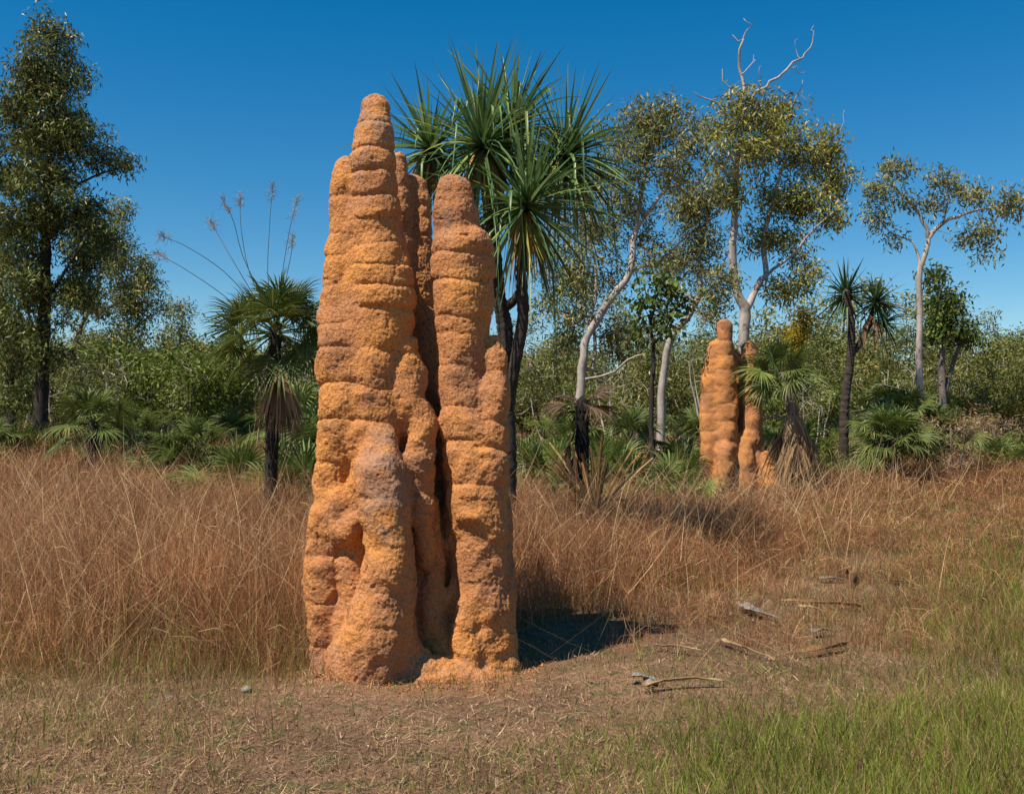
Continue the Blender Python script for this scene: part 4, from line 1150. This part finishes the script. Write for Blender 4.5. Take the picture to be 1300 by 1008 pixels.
def hang_dead(G, c, n, L, w, R=.18):
    a = rng.random(n) * 6.28
    d = norm(np.stack([np.cos(a), np.sin(a), -.6 - .9 * rng.random(n)], 1))
    t = np.linspace(0, 1, 6); Ls = L * (.5 + .6 * rng.random(n))
    P = np.array(c) + np.stack([np.cos(a) * .05, np.sin(a) * .05, -.25 * rng.random(n)], 1)[:, None] + (Ls[:, None] * t)[..., None] * d[:, None]
    P[..., 2] -= (Ls[:, None] * t ** 2) * .5; P[..., :2] -= (Ls[:, None] * t ** 2)[..., None] * d[:, None, :2] * .4
    W = w * np.array([1, .9, .8, .6, .4, .1])[None] * (.7 + .5 * rng.random((n, 1)))
    ribbons(G, P, W, norm(np.cross(d, rng.normal(size=(n, 3)))), fold=.3)

DP = 11.0
pp0 = gpt(648, DP)
t0 = thing('screw_palm', pp0, 'large many-headed screw palm with long strap leaves behind the big mound', 'screw palm')
G = Geo()
def limb(G, pts, D, org, sides=10, ring=.05):
    A = np.array([[*at(a, b, D + d), r] for a, b, r, d in pts]); A[:, :3] -= org
    n = max(10, int(np.linalg.norm(np.diff(A[:, :3], axis=0), axis=1).sum() / .03))
    S = spline(A, n); rr = S[:, 3] * (1 + ring * np.sin(np.arange(n) * 1.9) + .04 * rng.normal(size=n))
    tube(G, S[:, :3], rr, sides, .04)
limb(G, [(648, 760, 0.118, 0), (645, 640, 0.106, 0), (643, 500, 0.095, 0), (641, 420, 0.090, 0), (633, 372, 0.078, 0), (628, 320, 0.073, 0), (620, 260, 0.067, 0), (612, 205, 0.067, 0)], DP, pp0)
limb(G, [(644, 520, 0.067, 0), (656, 450, 0.067, -.1), (664, 400, 0.067, -.15), (662, 345, 0.062, -.2), (668, 300, 0.062, -.3), (668, 268, 0.056, -.3)], DP, pp0)
limb(G, [(636, 395, 0.056, 0), (652, 382, 0.050, -.05), (664, 365, 0.050, -.15)], DP, pp0)
limb(G, [(628, 330, 0.056, 0), (600, 270, 0.050, .1), (568, 235, 0.050, .2), (548, 200, 0.050, .2)], DP, pp0)
limb(G, [(624, 300, 0.056, 0), (650, 262, 0.056, .2), (690, 240, 0.056, .3), (716, 205, 0.050, .3)], DP, pp0)
G.obj('trunk', M['bark_p'], t0, True)
heads = [((612, 186), 0, (-.05, 0, 1), 200, 1.40, None), ((546, 190), .2, (-.35, -.1, 1), 120, 1.05, None), ((718, 198), .35, (.4, .0, .95), 160, 1.30, None), ((668, 262), -.3, (.12, -.35, .9), 170, 1.34, None),
         ((650, 165), .45, (.15, .2, 1), 130, 1.30, None)]
for (hx, hy), dd, ax, n, L, _ in heads:
    G = Geo(); c = at(hx, hy, DP + dd) - pp0
    strap_head(G, c, ax, n, L, .041, low=-.95)
    o = G.obj('leaf_head', M['pand'], t0)
    G = Geo(); hang_dead(G, c - np.array([0, 0, .05]), 44, .6, .045); G.obj('dead_leaves', M['dead_o'], o)
G = Geo(); c = at(664, 270, DP - .35) - pp0
n = 9; d = norm(np.stack([rng.normal(size=n) * .35 + .25, -.5 + 0 * rng.random(n), -.75 - .3 * rng.random(n)], 1)); t = np.linspace(0, 1, 7)
P = c + (.75 * t)[None, :, None] * d[:, None]; ribbons(G, P, .045 * np.array([1, 1, .9, .8, .6, .4, .1])[None] * np.ones((n, 1)), norm(np.cross(d, rng.normal(size=(n, 3)))), fold=.3)
G.obj('yellow_leaves', M['pand_y'], t0)

D6 = 25.0; p6 = gpt(1073, D6)
t6 = thing('screw_palm', p6, 'slim two-headed screw palm standing at the right among fan palms', 'screw palm')
G = Geo()
limb(G, [(1071, 610, .13, 0), (1072, 520, .12, 0), (1079, 460, .11, 0), (1081, 420, .10, 0), (1077, 390, .10, 0), (1074, 370, .09, 0)], D6, p6, 8)
limb(G, [(1081, 450, .08, 0), (1092, 436, .08, .1), (1104, 410, .08, .2), (1112, 385, .08, .2)], D6, p6, 8)
G.obj('trunk', M['bark_p'], t6, True)
for hx, hy, n, L in ((1074, 374, 85, 1.15), (1112, 384, 85, 1.1), (1122, 410, 50, .9)):
    G = Geo(); strap_head(G, at(hx, hy, D6 + .2) - p6, (0, 0, 1), n, L, .06, low=-1.0); o = G.obj('leaf_head', M['pand_d'], t6)
G = Geo(); hang_dead(G, at(1108, 400, D6) - p6, 22, .8, .06); G.obj('dead_leaves', M['dead'], t6)

# ------------------------------------------------------------------ small things on the ground
def strip(px0, py0, px1, py1, w, mat, label, curl=.25, arch=.012, name='dead_strap_leaf', cat='dead leaf', group='fallen strap leaves on the open ground'):
    def gp(px, py):
        D = EYE * F / (py - HZ)
        for _ in range(6): D = (EYE - float(gz((px - 650) / F * D, D))) * F / (py - HZ)
        x = (px - 650) / F * D; return np.array([x, D, float(gz(x, D))])
    a, b = gp(px0, py0), gp(px1, py1); mid = (a + b) / 2
    n = 16; s = np.linspace(0, 1, n)[:, None]; L = np.linalg.norm(b - a)
    d = norm(b - a); sd = np.array([-d[1], d[0], 0])
    P = a * (1 - s) + b * s + sd * np.sin(s * 3.1 + rng.random()) * L * .05 * rng.normal()
    P[:, 2] = gz(P[:, 0], P[:, 1]) + .045 + arch * np.sin(s[:, 0] * math.pi) + rng.normal(size=n) * .003
    wd = 1.25 * w * np.interp(s[:, 0], [0, .1, .6, 1], [1.1, 1, .8, .25])
    tw = curl * np.sin(s[:, 0] * 5 + rng.random() * 3)
    G = Geo(); rows = []
    for j in range(n):
        u = sd * math.cos(tw[j]) + np.array([0, 0, 1]) * math.sin(tw[j]); nn = np.cross(d, u)
        h = wd[j] / 2; th = .004
        rows.append([P[j] - u * h + nn * h * .5, P[j], P[j] + u * h + nn * h * .5, P[j] + u * h + nn * (h * .5 - th), P[j] - nn * th, P[j] - u * h + nn * (h * .5 - th)])
    V = np.array(rows); k = 6
    i = np.arange(n - 1)[:, None] * k; j = np.arange(k)[None]; j2 = (j + 1) % k
    q = np.stack([i + j, i + j2, i + j2 + k, i + j + k], -1).reshape(-1, 4)
    caps = []
    for b_ in (0, (n - 1) * k): caps += [[b_, b_ + 1, b_ + 4, b_ + 5], [b_ + 1, b_ + 2, b_ + 3, b_ + 4]]
    q = np.concatenate([q, np.array(caps)])
    G.add(V.reshape(-1, 3) - mid, q)
    o = G.obj(name, M[mat]); o.location = mid
    return tag(o, label, cat, group)
strip(815, 880, 920, 873, .045, 'strip', 'long straw-coloured strap leaf lying beside the shadow of the mound', arch=.02)
strip(915, 820, 982, 845, .03, 'strip', 'tan strap leaf lying slantwise right of the shadow')
strip(1072, 826, 998, 838, .06, 'strip_d', 'broad orange-brown curled strap leaf on the green turf', .5)
strip(1092, 776, 988, 768, .06, 'strip_d', 'longest brown strap leaf lying on the turf below the grass edge', .4)
strip(944, 774, 986, 792, .08, 'strip_g', 'pale grey bark slab at the edge of the tall grass', .2, name='bark_slab', cat='bark')
strip(1032, 810, 1058, 808, .05, 'strip_g', 'small pale grey bark chip among the strap leaves', .2, name='bark_slab', cat='bark')
strip(1012, 776, 1050, 784, .04, 'strip', 'short tan strap leaf just under the longest brown one')
strip(1130, 742, 1175, 752, .04, 'strip_d', 'thin brown strap leaf farthest right on the turf')
strip(830, 827, 890, 834, .03, 'strip', 'thin tan strap leaf at the edge of the dark shadow')
strip(1078, 732, 1081, 748, .09, 'strip_d', 'short curled brown sheath on the turf near the tall grass', .7, .06)
strip(1040, 740, 1075, 741, .05, 'strip_g', 'weathered grey strip on the turf left of the curled sheath', .2, name='bark_slab', cat='bark')
strip(800, 868, 830, 872, .05, 'strip_g', 'small grey bark scrap by the pale stone', .2, name='bark_slab', cat='bark')

def stone(px, py, r, label, seed):
    D = EYE * F / (py - HZ); x = (px - 650) / F * D
    n = 12; th = np.linspace(0.02, math.pi - .02, 9); ph = np.linspace(0, 2 * math.pi, n, endpoint=False)
    T, Pp = np.meshgrid(th, ph, indexing='ij')
    V = np.stack([np.sin(T) * np.cos(Pp), np.sin(T) * np.sin(Pp), np.cos(T) * .65], -1).reshape(-1, 3)
    V *= r * (1 + .45 * pn(V * 1.6 + seed) + .15 * pn(V * 5 + seed))[:, None]
    i = np.arange(8)[:, None] * n; j = np.arange(n)[None]; j2 = (j + 1) % n
    q = np.stack([i + j, i + j + n, i + j2 + n, i + j2], -1).reshape(-1, 4)
    G = Geo(); G.add(V, q); o = G.obj('stone', M['stone'], smooth=True); o.location = (x, D, float(gz(x, D)) + r * .5)
    tag(o, label, 'stone')
stone(313, 880, .035, 'pale stone on bare soil left of the mound foot', 1.0)
stone(215, 886, .022, 'small yellowish pebble on the soil nearest the left grass', 5.0)
stone(826, 868, .045, 'rounded pale stone at the front edge of the shadow', 9.0)

# ------------------------------------------------------------------ light, sky, camera
sun_az = math.atan2(-0.80, -0.60); sun_el = math.radians(58)
sv = np.array([math.sin(sun_az) * math.cos(sun_el), math.cos(sun_az) * math.cos(sun_el), math.sin(sun_el)])
w = bpy.data.worlds.new('World'); scene.world = w; w.use_nodes = True
nt = w.node_tree; nt.nodes.clear()
sky = nt.nodes.new('ShaderNodeTexSky'); sky.sky_type = 'NISHITA'; sky.sun_disc = False
sky.sun_elevation = sun_el; sky.sun_rotation = sun_az % (2 * math.pi)
sky.air_density = 1.0; sky.dust_density = 0.0; sky.ozone_density = 2.5; sky.altitude = 100
hs = nt.nodes.new('ShaderNodeHueSaturation'); hs.inputs['Saturation'].default_value = 1.48; hs.inputs['Hue'].default_value = 0.495; hs.inputs['Value'].default_value = 1.0
bg = nt.nodes.new('ShaderNodeBackground'); bg.inputs['Strength'].default_value = 0.076
out = nt.nodes.new('ShaderNodeOutputWorld')
nt.links.new(sky.outputs[0], hs.inputs['Color']); nt.links.new(hs.outputs[0], bg.inputs['Color']); nt.links.new(bg.outputs[0], out.inputs[0])
sl = bpy.data.lights.new('sun', 'SUN'); sl.energy = 5.0; sl.angle = math.radians(.5); sl.color = (1.0, .93, .80)
so = bpy.data.objects.new('sun', sl); COL.objects.link(so)
from mathutils import Vector
so.rotation_euler = Vector(sv).to_track_quat('Z', 'Y').to_euler(); so.location = (-10, -5, 20)

cam = bpy.data.cameras.new('camera'); cam.sensor_width = 36; cam.lens = 36 * F / 1300; cam.clip_end = 5000
cam.shift_y = (HZ - 504) / 1300
co = bpy.data.objects.new('camera', cam); COL.objects.link(co); co.location = (0, 0, EYE); co.rotation_euler = (math.radians(90), 0, 0)
scene.camera = co
scene.view_settings.view_transform = 'Standard'; scene.view_settings.look = 'None'
scene.view_settings.exposure = 0.56; scene.view_settings.gamma = 1
scene.cycles.max_bounces = 6; scene.cycles.transparent_max_bounces = 4
